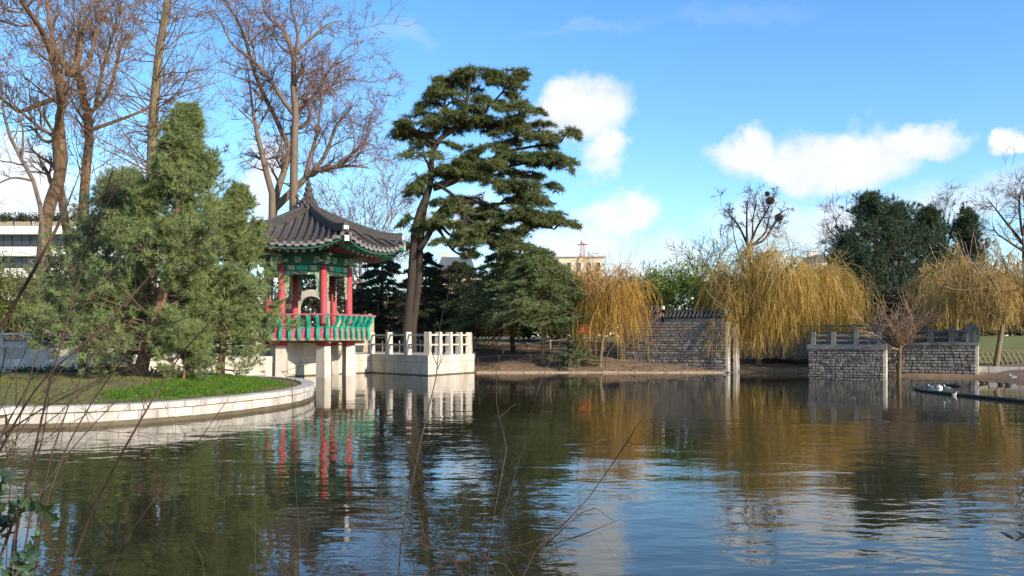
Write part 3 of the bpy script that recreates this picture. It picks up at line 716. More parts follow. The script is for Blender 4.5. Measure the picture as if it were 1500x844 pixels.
# ------------------------------------------------------------------ tree tools
def nrm(v): return v / np.maximum(np.linalg.norm(v, axis=-1, keepdims=True), 1e-9)
def batch_tubes(P, R, S=3):
    B, N, _ = P.shape; T = nrm(np.gradient(P, axis=1)); m = nrm(T.mean(1)); ref = np.where(np.abs(m[:, 2:3]) > .85, np.array([[1., .2, 0]]), np.array([[0, 0, 1.]]))[:, None, :]
    a = nrm(np.cross(T, ref)); b = np.cross(a, T); th = 2 * np.pi * np.arange(S) / S
    V = P[:, :, None, :] + R[:, :, None, None] * (a[:, :, None, :] * np.cos(th)[None, None, :, None] + b[:, :, None, :] * np.sin(th)[None, None, :, None])
    i = np.arange(B)[:, None, None] * N * S + np.arange(N - 1)[None, :, None] * S; q = np.arange(S)[None, None, :]; q1 = (q + 1) % S
    f = np.stack([i + q, i + S + q, i + S + q1, i + q1], -1).reshape(-1, 4)
    return V.reshape(-1, 3), f
def ribbons(P, R, seed=1):
    B, N, _ = P.shape; T = nrm(np.gradient(P, axis=1)); a = nrm(np.cross(T, np.random.default_rng(seed).normal(0, 1, (B, 1, 3)))) * (R * 1.25)[:, :, None]
    V = np.stack([P - a, P + a], 2); i = np.arange(B)[:, None] * N * 2 + np.arange(N - 1)[None] * 2
    return V.reshape(-1, 3), np.stack([i, i + 1, i + 3, i + 2], -1).reshape(-1, 4)
def join(parts):
    vs, fs, o = [], [], 0
    for v, f in parts: vs.append(v); fs.append(f + o); o += len(v)
    return np.concatenate(vs), fs
def sample(P, t):
    B, N, _ = P.shape; x = t * (N - 1); i = np.minimum(x.astype(int), N - 2); w = (x - i)[:, None]; r = np.arange(B)
    return P[r, i] * (1 - w) + P[r, i + 1] * w, nrm(P[r, i + 1] - P[r, i])
def spawn(rg, P, R, cnt, t=(.3, 1), ang=(40, 12), ln=(.5, .15), N=5, wob=.12, up=.08, rr=.6, rend=.35, rmin=.006, absl=False, flat=False, taper_len=.0):
    B = len(P); L = np.linalg.norm(np.diff(P, axis=1), axis=2).sum(1)
    cnt = np.full(B, cnt) if np.isscalar(cnt) else np.asarray(cnt); ix = np.repeat(np.arange(B), cnt); n = len(ix)
    tt = rg.uniform(t[0], t[1], n); p, T = sample(P[ix], tt)
    if flat:
        pr = nrm(np.cross(T, np.array([0, 0, 1.])) + rg.normal(0, .12, (n, 3))) * rg.choice([-1., 1.], n)[:, None]
    else: pr = nrm(np.cross(T, rg.normal(0, 1, (n, 3))))
    a = np.radians(np.clip(rg.normal(ang[0], ang[1], n), 5, 120))[:, None]
    d = nrm(np.cos(a) * T + np.sin(a) * pr)
    l = np.maximum(rg.normal(ln[0], ln[1], n), ln[0] * .35)
    if not absl: l = l * L[ix]
    l = l * (1 - taper_len * tt)
    Q = np.empty((n, N, 3)); Q[:, 0] = p; st = (l / (N - 1))[:, None]
    for k in range(1, N):
        d = nrm(d + rg.normal(0, wob, (n, 3)) + np.array([0, 0, up])); Q[:, k] = Q[:, k - 1] + d * st
    x = tt * (R.shape[1] - 1); i = np.minimum(x.astype(int), R.shape[1] - 2); rp = R[ix, i] + (R[ix, i + 1] - R[ix, i]) * (x - i)
    r0 = np.maximum(rp * rr * rg.uniform(.7, 1.1, n), rmin)
    RR = np.maximum(r0[:, None] * np.linspace(1, rend, N)[None], rmin * .8)
    return Q, RR
def needles(rg, P, m, ln, wd, spread=.9, fwd=.7, up=0., t=(.15, 1)):
    B = len(P); Q = np.repeat(P, m, axis=0); n = len(Q); p, T = sample(Q, rg.uniform(t[0], t[1], n))
    d = nrm(T * fwd + rg.normal(0, spread / 1.7, (n, 3)) + np.array([0, 0, up])); s = nrm(np.cross(d, rg.normal(0, 1, (n, 3)))) * (wd / 2 * rg.uniform(.7, 1.3, n))[:, None]
    V = np.empty((n, 3, 3)); V[:, 0] = p - s; V[:, 1] = p + s; V[:, 2] = p + d * (ln * rg.uniform(.6, 1.25, n))[:, None]
    return V.reshape(-1, 3), np.arange(3 * n).reshape(-1, 3)
def resample(pts, N):
    pts = np.array(pts, float); q = smooth_poly(pts, max(.05, np.linalg.norm(np.diff(pts, axis=0), axis=1).sum() / 60)); s = np.linspace(0, len(q) - 1, N)
    return np.stack([np.interp(s, np.arange(len(q)), q[:, k]) for k in range(3)], 1)
def limb_px(d, pts, N=14, rg=None, dep=0.0, ground=False):
    w_ = [np.array(at(p[0], p[1], d + (p[2] if len(p) > 2 else 0))) for p in pts]
    if dep and rg is not None:
        k = rg.uniform(-dep, dep); L = 0
        for i in range(1, len(w_)):
            L += np.linalg.norm(w_[i] - w_[i - 1]); w_[i] = w_[i] + np.array([0, k * L, 0])
    if ground:
        g = w_[0].copy(); g[2] = gh(g[0], g[1]) - .25
        if w_[0][2] - g[2] > .4: w_ = [g] + w_
        else: w_[0][2] = min(w_[0][2], g[2])
    return resample(w_, N)
def tree_root(name, label, cat, p, group=None):
    return empty(name, (p[0], p[1], max(gh(p[0], p[1]), p[2] if len(p) > 2 else -9)), label, cat, 0, group)
def radii(r0, r1, N, flare=0.0, pw=1.0):
    t = np.linspace(0, 1, N); return r0 + (r1 - r0) * t ** pw + flare * np.exp(-t * 22)

def bare_tree(label, d, limbs, seed, bark, twig, l1=(1.1, 2.6), k2=5, k3=4, k4=0, up=.06, ang=45, rt=.010, dep=.5, group=None, n0=1, wob=.14, base=None):
    """limbs: (r0, r1, [(px,py),...]); the first n0 stand on the ground"""
    rg = np.random.default_rng(seed); Ps, Rs = [], []
    for i, (r0, r1, pts) in enumerate(limbs):
        dj = d
        if i >= n0:                                         # grow from the nearest limb already there
            A = np.concatenate(Ps); k = np.argmin(np.hypot(750 + F * A[:, 0] / A[:, 1] - pts[0][0], HOR - F * (A[:, 2] - CZ) / A[:, 1] - pts[0][1])); dj = A[k, 1]; pts = [(750 + F * A[k, 0] / A[k, 1], HOR - F * (A[k, 2] - CZ) / A[k, 1])] + list(pts[1:])
        Ps.append(limb_px(dj, pts, 14, rg, 0 if i == 0 else dep, i < n0)); q_ = radii(r0, r1, 14, r0 * .5 if i < n0 else 0); q_[-4:] *= (.9, .75, .5, .25); Rs.append(q_)
    P = np.array(Ps); R = np.array(Rs); root = tree_root('bare_tree', label, 'tree', P[0, 0][:2], group)
    v, f = batch_tubes(P, R, 8); np_mesh('trunk', v, [f], bark, root, True)
    L = np.linalg.norm(np.diff(P, axis=1), axis=2).sum(1); cnt = np.maximum((L * l1[0]).astype(int), 2); cnt[:n0] = cnt[:n0] * .45
    c0 = cnt.copy(); c0[n0:] = 0; c1 = cnt.copy(); c1[:n0] = 0; qa = [spawn(rg, P, R, c_, t_, (ang, 14), (l1[1], l1[1] * .3), 7, wob, up, .5, .3, .016, True) for c_, t_ in ((c0, (.55, 1)), (c1, (.28, 1)))]; Q1 = np.concatenate([q[0] for q in qa]); R1_ = np.concatenate([q[1] for q in qa])
    Q2, R2 = spawn(rg, Q1, R1_, k2, (.2, 1), (42, 13), (.5, .13), 5, wob, up, .6, .35, .012)
    Q3, R3 = spawn(rg, Q2, R2, k3, (.2, 1), (40, 13), (.52, .14), 4, wob, up, .7, .5, rt)
    v, f = batch_tubes(Q1, R1_, 5); w_, g = batch_tubes(Q2, R2, 4); V, FF = join([(v, f), (w_, g)]); np_mesh('branches', V, FF, bark, root)
    tw = [batch_tubes(Q3, R3, 3)]
    if k4: tw.append(ribbons(*spawn(rg, Q3, R3, k4, (.2, 1), (38, 14), (.6, .15), 3, wob, up, .8, .7, rt * .9)))
    V, FF = join(tw); np_mesh('crown', V, FF, twig, root)
    return root

# ------------------------------------------------------------------ tall bare trees at the left
bare_tree('tall leaning bare tree with knobbly fork and reddish brown bark, behind the left white wall', 50, [
    (.42, .30, [(62, 410), (68, 320), (81, 277), (91, 246), (89, 212), (87, 167), (95, 136), (102, 110)]),
    (.16, .05, [(100, 118), (85, 102), (70, 91), (54, 62), (46, 20), (40, -20)]), (.16, .05, [(100, 112), (84, 72), (78, 30), (74, -30)]),
    (.15, .05, [(103, 110), (112, 80), (110, 40), (118, -10)]), (.14, .04, [(103, 112), (128, 92), (136, 50), (150, 10)]),
    (.17, .05, [(88, 150), (72, 150), (53, 159), (36, 167), (14, 150), (-20, 120)]), (.12, .04, [(90, 215), (60, 205), (30, 180), (0, 172)])],
    101, M['bark_brown'], M['twig_brown'], (1.5, 2.6), 6, 4, 4, .10, rt=.011)
bare_tree('bare tree with several steep warm brown stems, beside the tall leaning tree', 52, [
    (.36, .20, [(118, 420), (121, 320), (127, 240), (132, 190), (125, 152), (117, 125), (112, 80), (118, 20)]),
    (.30, .10, [(108, 410), (110, 320), (114, 246), (125, 212), (148, 193), (167, 186), (182, 133), (190, 114), (204, 70)]),
    (.14, .05, [(133, 185), (152, 144), (163, 114), (172, 60), (176, 0)]), (.13, .04, [(126, 150), (140, 100), (146, 40), (150, -20)]),
    (.13, .05, [(134, 400), (136, 311), (140, 258), (150, 210), (170, 170)]), (.12, .04, [(150, 190), (190, 165), (215, 150), (235, 120)])],
    102, M['bark_brown'], M['twig_brown'], (1.4, 2.6), 6, 4, 4, .10, n0=2, rt=.011)
bare_tree('thin crooked grey bare tree at the far left', 46, [
    (.17, .05, [(64, 420), (61, 320), (49, 265), (28, 227), (8, 182), (2, 125), (-6, 60)]), (.07, .03, [(45, 258), (20, 262), (-10, 280)]), (.07, .03, [(30, 230), (40, 190), (30, 150)])],
    103, M['bark_grey'], M['twig_dark'], (1.5, 2.0), 5, 4, 0, .02, rt=.010)
# larch: straight stem with level fine branches
def larch(label, d, pts, seed):
    rg = np.random.default_rng(seed); P = limb_px(d, pts, 24, ground=True)[None]; R = radii(.40, .12, 24, .15)[None]
    root = tree_root('larch_tree', label, 'tree', P[0, 0][:2]); v, f = batch_tubes(P, R, 10); np_mesh('trunk', v, [f], M['bark_olive'], root, True)
    Q1, R1_ = spawn(rg, P, R, 120, (.24, 1), (78, 12), (3.4, .9), 8, .09, .035, .18, .3, .014, True)
    Q2, R2 = spawn(rg, Q1, R1_, 9, (.2, 1), (45, 12), (.32, .1), 5, .14, .03, .55, .4, .010)
    Q3, R3 = spawn(rg, Q2, R2, 3, (.2, 1), (40, 14), (.5, .14), 3, .15, -.03, .7, .6, .008)
    V, FF = join([batch_tubes(Q1, R1_, 5), batch_tubes(Q2, R2, 3)]); np_mesh('branches', V, FF, M['twig_brown'], root)
    v, f = batch_tubes(Q3, R3, 3); np_mesh('crown', v, [f], M['twig_brown'], root)
larch('straight larch with olive brown trunk and fine level bare branches, rising behind the island pine', 44, [(218, 430), (222, 284), (224, 190), (228, 133), (233, 76), (241, 30), (247, -15), (252, -90)], 104)
bare_tree('tall spreading grey bare tree with reddish twigs, rising behind the pavilion finial', 60, [
    (.40, .13, [(428, 420), (430, 300), (431, 213), (433, 170), (430, 135), (430, 71), (420, 50), (389, 22), (380, -20)]),
    (.36, .12, [(392, 430), (395, 300), (391, 270), (382, 242), (373, 206), (364, 174), (357, 135), (350, 95)]),
    (.30, .10, [(392, 330), (398, 284), (407, 231), (410, 199), (404, 150), (408, 100)]),
    (.20, .06, [(426, 224), (417, 202), (407, 174), (392, 142), (382, 107), (376, 71), (364, 43), (345, 10)]),
    (.17, .05, [(429, 172), (414, 146), (396, 117), (371, 89), (353, 76), (335, 57), (318, 20)]),
    (.17, .05, [(435, 166), (456, 146), (474, 124), (485, 103), (506, 91), (530, 78)]),
    (.13, .04, [(430, 80), (438, 53), (431, 14), (436, -20)]), (.12, .04, [(431, 75), (455, 50), (480, 25), (500, 20)]),
    (.30, .10, [(412, 305), (442, 266), (456, 252), (485, 245), (513, 242), (541, 246)]), (.17, .05, [(449, 258), (453, 234), (463, 192), (467, 160), (476, 130)]),
    (.17, .05, [(456, 252), (474, 234), (485, 213), (495, 188), (513, 170), (530, 150)]), (.12, .04, [(490, 245), (515, 225), (535, 205), (545, 180)]),
    (.13, .05, [(440, 190), (449, 178), (456, 150), (470, 132), (500, 110), (548, 112)])],
    105, M['bark_grey'], M['twig_red'], (1.6, 2.3), 6, 4, 4, .02, n0=2, rt=.011, dep=.4)

def generic_bare(label, px, d, top_py, spread, seed, bark, twig, group=None, k=(8, 6, 5, 3), split=.32, up=.06, rt=.012, ang1=34):
    rg = np.random.default_rng(seed); x = (px - 750) / F * d; g = gh(x, d); top = CZ - (top_py - HOR) / F * d; H = (top - g) * .74
    P = resample([(x, d, g - .2), (x + rg.normal(0, .1), d, g + H * split * .5), (x + rg.normal(0, .25), d + rg.normal(0, .2), g + H * split), (x + rg.normal(0, .4), d + rg.normal(0, .4), g + H * split * 1.7)], 10)[None]
    r0 = H * .022; R = radii(r0, r0 * .4, 10, r0 * .4)[None]
    root = tree_root('bare_tree', label, 'tree', (x, d), group)
    v, f = batch_tubes(P, R, 8); np_mesh('trunk', v, [f], bark, root, True)
    Q0, R0 = spawn(rg, P, R, k[0], (.5, 1), (ang1, 10), (H * .55 * spread, H * .08), 8, .10, up, .62, .25, .03, True)
    Q1, R1_ = spawn(rg, Q0, R0, k[1], (.2, 1), (42, 13), (.48, .12), 6, .14, up, .6, .3, .022)
    Q2, R2 = spawn(rg, Q1, R1_, k[2], (.15, 1), (42, 13), (.5, .12), 4, .15, up, .6, .4, .015)
    V, FF = join([batch_tubes(Q0, R0, 6), batch_tubes(Q1, R1_, 4)]); np_mesh('branches', V, FF, bark, root, True)
    tw = [batch_tubes(Q2, R2, 3)]
    if k[3]: tw.append(ribbons(*spawn(rg, Q2, R2, k[3], (.15, 1), (40, 14), (.58, .14), 3, .16, up, .7, .6, rt)))
    V, FF = join(tw); np_mesh('crown', V, FF, twig, root); return root
generic_bare('round headed bare brown tree between the pavilion roof and the leaning cedar', 532, 74, 252, 1.0, 201, M['bark_grey'], M['twig_red'], k=(12, 8, 7, 4), split=.45, ang1=50, rt=.014)
generic_bare('small twiggy bare tree behind the terrace, left of the leaning cedar', 565, 84, 300, 1.0, 202, M['bark_grey'], M['twig_brown'], k=(8, 6, 5, 3), split=.4, ang1=45)
bare_tree('dark bare tree with upswept limbs and bird nests, above the golden willow', 62, [
    (.22, .16, [(1098, 440), (1097, 365), (1094, 352)]), (.10, .03, [(1095, 358), (1086, 330), (1075, 312), (1063, 294)]), (.10, .03, [(1095, 356), (1091, 330), (1089, 305), (1088, 290)]),
    (.10, .03, [(1100, 362), (1106, 335), (1118, 312), (1126, 290), (1130, 280)]), (.10, .03, [(1102, 362), (1120, 342), (1126, 320), (1134, 302)]), (.10, .03, [(1102, 364), (1122, 350), (1142, 322), (1158, 304), (1180, 298)]),
    (.07, .025, [(1075, 420), (1073, 360), (1066, 335), (1063, 316)]), (.07, .025, [(1106, 350), (1102, 320), (1106, 296), (1100, 282)])],
    106, M['bark_dark'], M['twig_dark'], (1.7, .85), 6, 4, 1, -.02, rt=.011, dep=.4)
generic_bare('thin bare tree standing behind the bamboo', 1018, 66, 312, .9, 203, M['bark_grey'], M['twig_dark'], k=(10, 6, 5, 2), ang1=38, rt=.012)
bare_tree('bare tree half hidden at the left shoulder of the dark pines', 88, [(0.24, 0.14, [(1256, 440), (1246, 385), (1240, 366)]), (0.12, 0.04, [(1241, 368), (1228, 350), (1216, 338), (1208, 318)]), (0.12, 0.04, [(1240, 366), (1232, 335), (1228, 315)]), (0.12, 0.04, [(1242, 366), (1256, 335), (1262, 305)]), (0.1, 0.03, [(1244, 378), (1222, 372), (1204, 362)])],
    204, M['bark_dark'], M['twig_red'], (1.5, 1.7), 6, 4, 2, .03, rt=.012, dep=.5)
bare_tree('bare tree with rounded top between the dark pines and the right willow', 88, [(0.24, 0.16, [(1392, 440), (1389, 385), (1386, 366)]), (0.14, 0.04, [(1387, 370), (1374, 352), (1360, 342), (1352, 322)]), (0.13, 0.04, [(1386, 368), (1380, 345), (1377, 325), (1371, 304)]), (0.13, 0.04, [(1387, 366), (1396, 344), (1405, 325), (1410, 306)]), (0.12, 0.04, [(1389, 374), (1405, 356), (1420, 345), (1434, 336)]), (0.09, 0.03, [(1380, 345), (1388, 325), (1391, 302)])],
    205, M['bark_dark'], M['twig_dark'], (1.5, 1.7), 6, 4, 2, .03, rt=.012, dep=.5)
bare_tree('tall bare tree at the far right behind the willow', 80, [(0.26, 0.16, [(1504, 440), (1500, 380), (1498, 345)]), (0.14, 0.04, [(1499, 352), (1482, 325), (1470, 300), (1463, 282)]), (0.13, 0.04, [(1498, 345), (1492, 315), (1490, 290), (1494, 270)]), (0.13, 0.04, [(1499, 345), (1512, 315), (1520, 285), (1530, 262)]), (0.12, 0.04, [(1500, 370), (1470, 352), (1452, 340), (1445, 322)]), (0.12, 0.04, [(1500, 365), (1530, 345), (1550, 330)])],
    206, M['bark_dark'], M['twig_red'], (1.5, 1.7), 6, 4, 2, .03, rt=.012, dep=.5)
generic_bare('bare tree behind the top of the dark pine group', 1278, 98, 288, .9, 207, M['bark_grey'], M['twig_red'], k=(10, 7, 6, 3), ang1=38, rt=.015)
generic_bare('slender leaning bare tree right of the golden willow', 1178, 60, 352, .9, 208, M['bark_grey'], M['twig_pale'], k=(7, 5, 5, 2), ang1=50)
generic_bare('low spreading bare tree behind the orange willow', 975, 78, 372, 1.0, 209, M['bark_grey'], M['twig_dark'], k=(9, 6, 5, 2), ang1=50)
# bird nests in the dark tree: a ball of sticks each
def nest(px, py, d, r, seed, label):
    rg = np.random.default_rng(seed); c = np.array(at(px, py, d)); n = 220; a = nrm(rg.normal(0, 1, (n, 3))) * r * rg.uniform(.55, 1, (n, 1)); dr = nrm(np.cross(a, rg.normal(0, 1, (n, 3)))) * r * .7
    P = np.stack([c + a - dr, c + a * 1.05, c + a + dr], 1); root = empty('bird_nest', tuple(c - np.array([0, 0, r])), label, 'nest')
    v, f = batch_tubes(P, np.full((n, 3), .022), 3); np_mesh('sticks', v, [f], M['twig_dark'], root)
nest(1128.5, 294, 62, .27, 7, 'larger round bird nest high in the dark bare tree'); nest(1124, 284, 62, .16, 8, 'smaller bird nest at the top of the dark bare tree'); 
nest(1141, 319, 62.4, .26, 9, 'loose mistletoe like nest low on a limb of the dark bare tree')
# small bushy bare trees before the waterside wall
def vase_tree(label, px, d, base_py, fork_py, top_py, seed, m, twig, halfw, n=26):
    rg = np.random.default_rng(seed); b = np.array(at(px, base_py, d)); b[2] = min(b[2], gh(b[0], b[1])) - .1; fk = np.array(at(px + 1, fork_py, d)); P = resample([b, (b + fk) / 2 + .03, fk], 8)[None]; R = radii(.10, .07, 8, .03)[None]
    root = tree_root('small_bare_tree', label, 'tree', b[:2]); v, f = batch_tubes(P, R, 8); np_mesh('trunk', v, [f], m, root, True)
    H = (fork_py - top_py) / F * d; Q, RQ = spawn(rg, P, R, n, (.72, 1), (46, 18), (H * .44, H * .12), 6, .07, .07, .5, .3, .014, True)
    Q2, R2 = spawn(rg, Q, RQ, 9, (.15, 1), (30, 12), (.5, .14), 5, .10, .06, .6, .4, .010); Q3, R3 = spawn(rg, Q2, R2, 5, (.1, 1), (32, 12), (.5, .15), 3, .1, .03, .7, .6, .008)
    V, FF = join([batch_tubes(Q, RQ, 4), batch_tubes(Q2, R2, 3), batch_tubes(Q3, R3, 3)]); np_mesh('crown', V, FF, twig, root)
vase_tree('small bare tree with a pinkish brush of twigs before the waterside wall', 1317, 41.2, 549, 497, 405, 301, M['bark_brown'], M['twig_pale'], 55, 30)
vase_tree('small bare tree with thin pale trunk on the upper terrace', 1352, 46, 500, 470, 390, 302, M['bark_grey'], M['twig_brown'], 45, 22)

# ------------------------------------------------------------------ willows
def willow(label, d, trunk, limbs, seed, leafm, barkm, nb, ns, ln, r0=.2, floor=.35, blen=1.3, sr=.013, up_shoots=0, name='willow_tree', bang=55):
    rg = np.random.default_rng(seed); T = limb_px(d, trunk, 12, ground=True)[None]; RT = radii(r0, r0 * .7, 12, r0 * .5)[None]
    root = tree_root(name, label, 'tree', T[0, 0][:2]); v, f = batch_tubes(T, RT, 10); np_mesh('trunk', v, [f], barkm, root, True)
    P = np.array([limb_px(d, l, 10, rg, .0) for l in limbs]); R = np.array([radii(r0 * .5, .04, 10)] * len(P))
    Q, RQ = spawn(rg, P, R, nb, (.3, 1), (bang, 20), (blen, blen * .35), 6, .12, .04, .5, .35, .02, True)
    V, FF = join([batch_tubes(P, R, 7), batch_tubes(Q, RQ, 4)]); np_mesh('branches', V, FF, barkm, root, True)
    S1, RS = spawn(rg, Q, RQ, ns, (.05, 1), (60, 30), (ln, ln * .5), 8, .08, -.72, .3, .5, sr, True)
    g = gh(T[0, 0, 0], T[0, 0, 1]) + floor; gi = g + np.abs(rg.normal(0, .55, len(S1))); fz = np.clip((S1[:, 0, 2] - gi) / np.maximum(S1[:, 0, 2] - S1[:, -1, 2], .01), .05, 1); S1 = S1[:, :1] + (S1 - S1[:, :1]) * fz[:, None, None]
    S2, RS2 = spawn(rg, S1, RS, 3, (.05, .8), (28, 12), (.42, .15), 4, .08, -.36, .8, .6, sr * .8); S2[:, :, 2] = np.maximum(S2[:, :, 2], g)
    V, FF = join([batch_tubes(S1, RS, 3), ribbons(S2, RS2)]); np_mesh('crown', V, FF, leafm, root)
    if up_shoots:
        U, RU = spawn(rg, P, R, up_shoots, (.2, 1), (38, 18), (1.9, .6), 6, .07, .10, .3, .4, .012, True); v, f = batch_tubes(U, RU, 3); np_mesh('upright_shoots', v, [f], M['twig_pale'], root)
    return root
willow('large golden weeping willow drooping beside the pale corner of the fortress wall', 47.8, [(1110, 541), (1111, 500), (1113, 455)],
       [[(1113, 460), (1107, 420), (1100, 388), (1092, 372, -.5)], [(1113, 460), (1122, 415), (1120, 380), (1128, 366, 1)], [(1112, 465), (1092, 432), (1072, 408), (1060, 402)], [(1114, 460), (1150, 430), (1178, 402), (1196, 394)],
        [(1114, 462), (1135, 430, -1.5), (1150, 395, -2), (1165, 386, -2.6)], [(1112, 462), (1102, 425, 1.5), (1088, 390, 2), (1078, 380, 2.4)], [(1150, 430), (1185, 420), (1215, 405), (1234, 412)], [(1150, 432), (1190, 440), (1218, 430), (1236, 440)],
        [(1116, 460), (1150, 425, 1.6), (1180, 395, 2.2), (1204, 388, 2.6)], [(1112, 500), (1098, 470, -.6), (1080, 455, -1), (1066, 450, -1.2)]],
       401, M['willow'], M['bark_olive'], 17, 15, 2.7, .17, .35, 1.15, .0092, 8)
willow('smaller orange weeping willow before the left end of the fortress wall', 46.9, [(879, 530), (884, 490), (893, 455)],
       [[(893, 458), (888, 432), (880, 415), (868, 408)], [(893, 458), (903, 430), (908, 405), (912, 396)], [(893, 458), (912, 435), (926, 418), (936, 420)], [(893, 458), (900, 430, -1.2), (906, 412, -1.7), (915, 408, -2)], [(893, 458), (888, 428, 1.2), (890, 405, 1.7)], [(893, 458), (876, 440, -.6), (864, 430, -1)]],
       402, M['willow_orange'], M['bark_olive'], 11, 10, 1.9, .11, .4, .8, .009, 16)
willow('spreading golden brown willow with a forked olive trunk beside the lawn', 41, [(1457, 549), (1463, 510), (1470, 470)],
       [[(1470, 475), (1455, 440), (1435, 410), (1418, 385)], [(1470, 475), (1480, 430), (1476, 400), (1470, 380)], [(1470, 475), (1500, 440), (1525, 410), (1545, 400)], [(1468, 478), (1440, 450), (1412, 425), (1392, 415)],
        [(1470, 475), (1465, 435, -1.6), (1450, 405, -2.4)], [(1470, 475), (1490, 435, 1.8), (1505, 395, 2.6)], [(1470, 475), (1452, 430, 1.8), (1430, 398, 2.6)]],
       403, M['willow_olive'], M['bark_olive'], 15, 12, 1.5, .15, 1.7, 1.5, .0098, 16, bang=48)
willow('dull golden weeping willow mass behind the upper terrace railing', 56, [(1400, 490), (1402, 450), (1404, 425)],
       [[(1404, 430), (1390, 405), (1380, 398)], [(1404, 430), (1415, 400), (1420, 392)], [(1404, 430), (1375, 420), (1358, 412)], [(1404, 430), (1435, 415), (1450, 405)]],
       404, M['willow_olive'], M['bark_olive'], 12, 14, 2.2, .2, .4, 1.3, .015, 0)
willow('orange brown willow thicket behind the young deodar', 58, [(850, 490), (850, 450), (851, 425)],
       [[(851, 430), (842, 410), (836, 400)], [(851, 430), (858, 405), (864, 398)], [(851, 430), (870, 415), (880, 408)]], 405, M['willow_orange'], M['bark_olive'], 9, 14, 2.4, .16, .3, 1.0, .014, 6)

# ------------------------------------------------------------------ pines
def pine(label, d, trunk, r0, prof, nb, seed, leafm, barkm, k2=9, k3=6, m=26, nl=.11, nw=.010, name='pine_tree', shoot=.34, t0=.07, base_z=None, ang=72, up=.10, tr=(.68, 1)):
    rg = np.random.default_rng(seed); w_ = [np.array(at(*p, d)) for p in trunk]
    if base_z is not None: w_[0][2] = base_z - .15
    P = resample(w_, 20)[None]; R = radii(r0, r0 * .12, 20, r0 * .3)[None]; root = empty(name, (w_[0][0], w_[0][1], w_[0][2] + .15), label, 'tree')
    v, f = batch_tubes(P, R, 10); np_mesh('trunk', v, [f], barkm, root, True)
    tt = np.sort(t0 + (1 - t0) * rg.random(nb) ** .9); B = np.repeat(P, nb, 0); p, T = sample(B, tt)
    az_ = rg.uniform(0, 2 * np.pi, nb); aa = np.radians(ang - 50 * tt ** 1.5 + rg.normal(0, 7, nb)); dd = np.stack([np.cos(az_) * np.sin(aa), np.sin(az_) * np.sin(aa), np.cos(aa)], 1)
    L = np.interp(tt, [q[0] for q in prof], [q[1] for q in prof]) * rg.uniform(.55, 1.25, nb)
    N = 8; Q = np.empty((nb, N, 3)); Q[:, 0] = p; dcur = dd
    for k in range(1, N):
        dcur = nrm(dcur + rg.normal(0, .07, (nb, 3)) + np.array([0, 0, up * (k > 3) - .03])); Q[:, k] = Q[:, k - 1] + dcur * (L / (N - 1))[:, None]
    rb = np.interp(tt, np.linspace(0, 1, 20), R[0]) * .28; RQ = np.maximum(rb[:, None] * np.linspace(1, .3, N)[None], .012)
    Q2, R2 = spawn(rg, Q, RQ, k2, (.3, 1), (48, 14), (.34, .1), 5, .10, .12, .6, .4, .008)
    Q3, R3 = spawn(rg, Q2, R2, k3, (.25, 1), (42, 14), (shoot, shoot * .25), 4, .06, .14, .7, .6, .005, True)
    V, FF = join([batch_tubes(Q, RQ, 5), batch_tubes(Q2, R2, 3)]); np_mesh('branches', V, FF, M['branch_pine'], root, True)
    V, FF = join([needles(rg, Q3, m, nl, nw, 1.1, .55, .12, t=tr), needles(rg, Q2, m, nl, nw, 1.1, .55, .12, t=tr)]); np_mesh('crown', V, FF, leafm, root)
    return root
pine('bushy grey green pine with reddish trunk, growing on the grassy island', 25.7, [(202, 562), (212, 520), (228, 470), (243, 410), (258, 320), (268, 250), (277, 176)], .20, [(.03, 2.1), (.22, 2.6), (.40, 2.0), (.62, 1.35), (.82, .75), (1, .12)], 155, 501, M['pine'], M['bark_pine'], 8, 5, 34, .175, .0175, base_z=.62, ang=80, shoot=.32, t0=.04)
pine('darker blue green pine at the left of the island, with a slim trunk', 29.5, [(121, 545), (123, 500), (135, 440), (158, 370), (178, 310), (190, 268)], .15, [(.1, 1.6), (.35, 1.8), (.6, 1.4), (.85, .8), (1, .2)], 90, 502, M['pine_blue'], M['bark_dark'], 8, 5, 28, .175, .018, base_z=.62, t0=.14, ang=80)
pine('low young pine filling the right side of the island grove, beside the pavilion rail', 27.5, [(322, 558), (325, 520), (331, 450), (338, 390), (345, 335), (350, 292)], .13, [(.03, 1.6), (.3, 1.9), (.5, 1.4), (.75, .7), (1, .15)], 95, 503, M['pine'], M['bark_pine'], 8, 5, 30, .17, .0175, base_z=.6, t0=.06, ang=82)
pine('small bushy pine sapling at the foot of the island pine', 24.6, [(268, 566), (270, 545), (272, 520), (274, 497)], .05, [(0, .7), (.4, .75), (.8, .45), (1, .2)], 32, 504, M['pine'], M['bark_pine'], 7, 5, 44, .14, .011, base_z=.6, shoot=.22, t0=.05)
big = dict(nl=.34, nw=.052, shoot=.7, k2=7, k3=5, m=15)
pine('large dark conical pine above the bastion, tallest of the dark group', 72, [(1285, 500), (1286, 420), (1283, 360), (1272, 300)], .36, [(.05, 4.6), (.4, 4.4), (.7, 2.8), (1, .6)], 74, 511, M['pine_dark'], M['bark_dark'], t0=.10, **big)
pine('dark pine with rounded crown leaning against the tallest dark pine', 74, [(1318, 500), (1318, 420), (1316, 365), (1312, 318)], .34, [(.05, 4.0), (.4, 4.0), (.7, 2.6), (1, .6)], 66, 512, M['pine_dark'], M['bark_dark'], t0=.10, **big)
pine('dark pine in the middle of the right hand evergreen group', 76, [(1366, 500), (1365, 430), (1362, 380), (1360, 326)], .3, [(.05, 3.6), (.4, 3.4), (.7, 2.4), (1, .7)], 74, 513, M['pine_dark'], M['bark_dark'], t0=.10, **big)
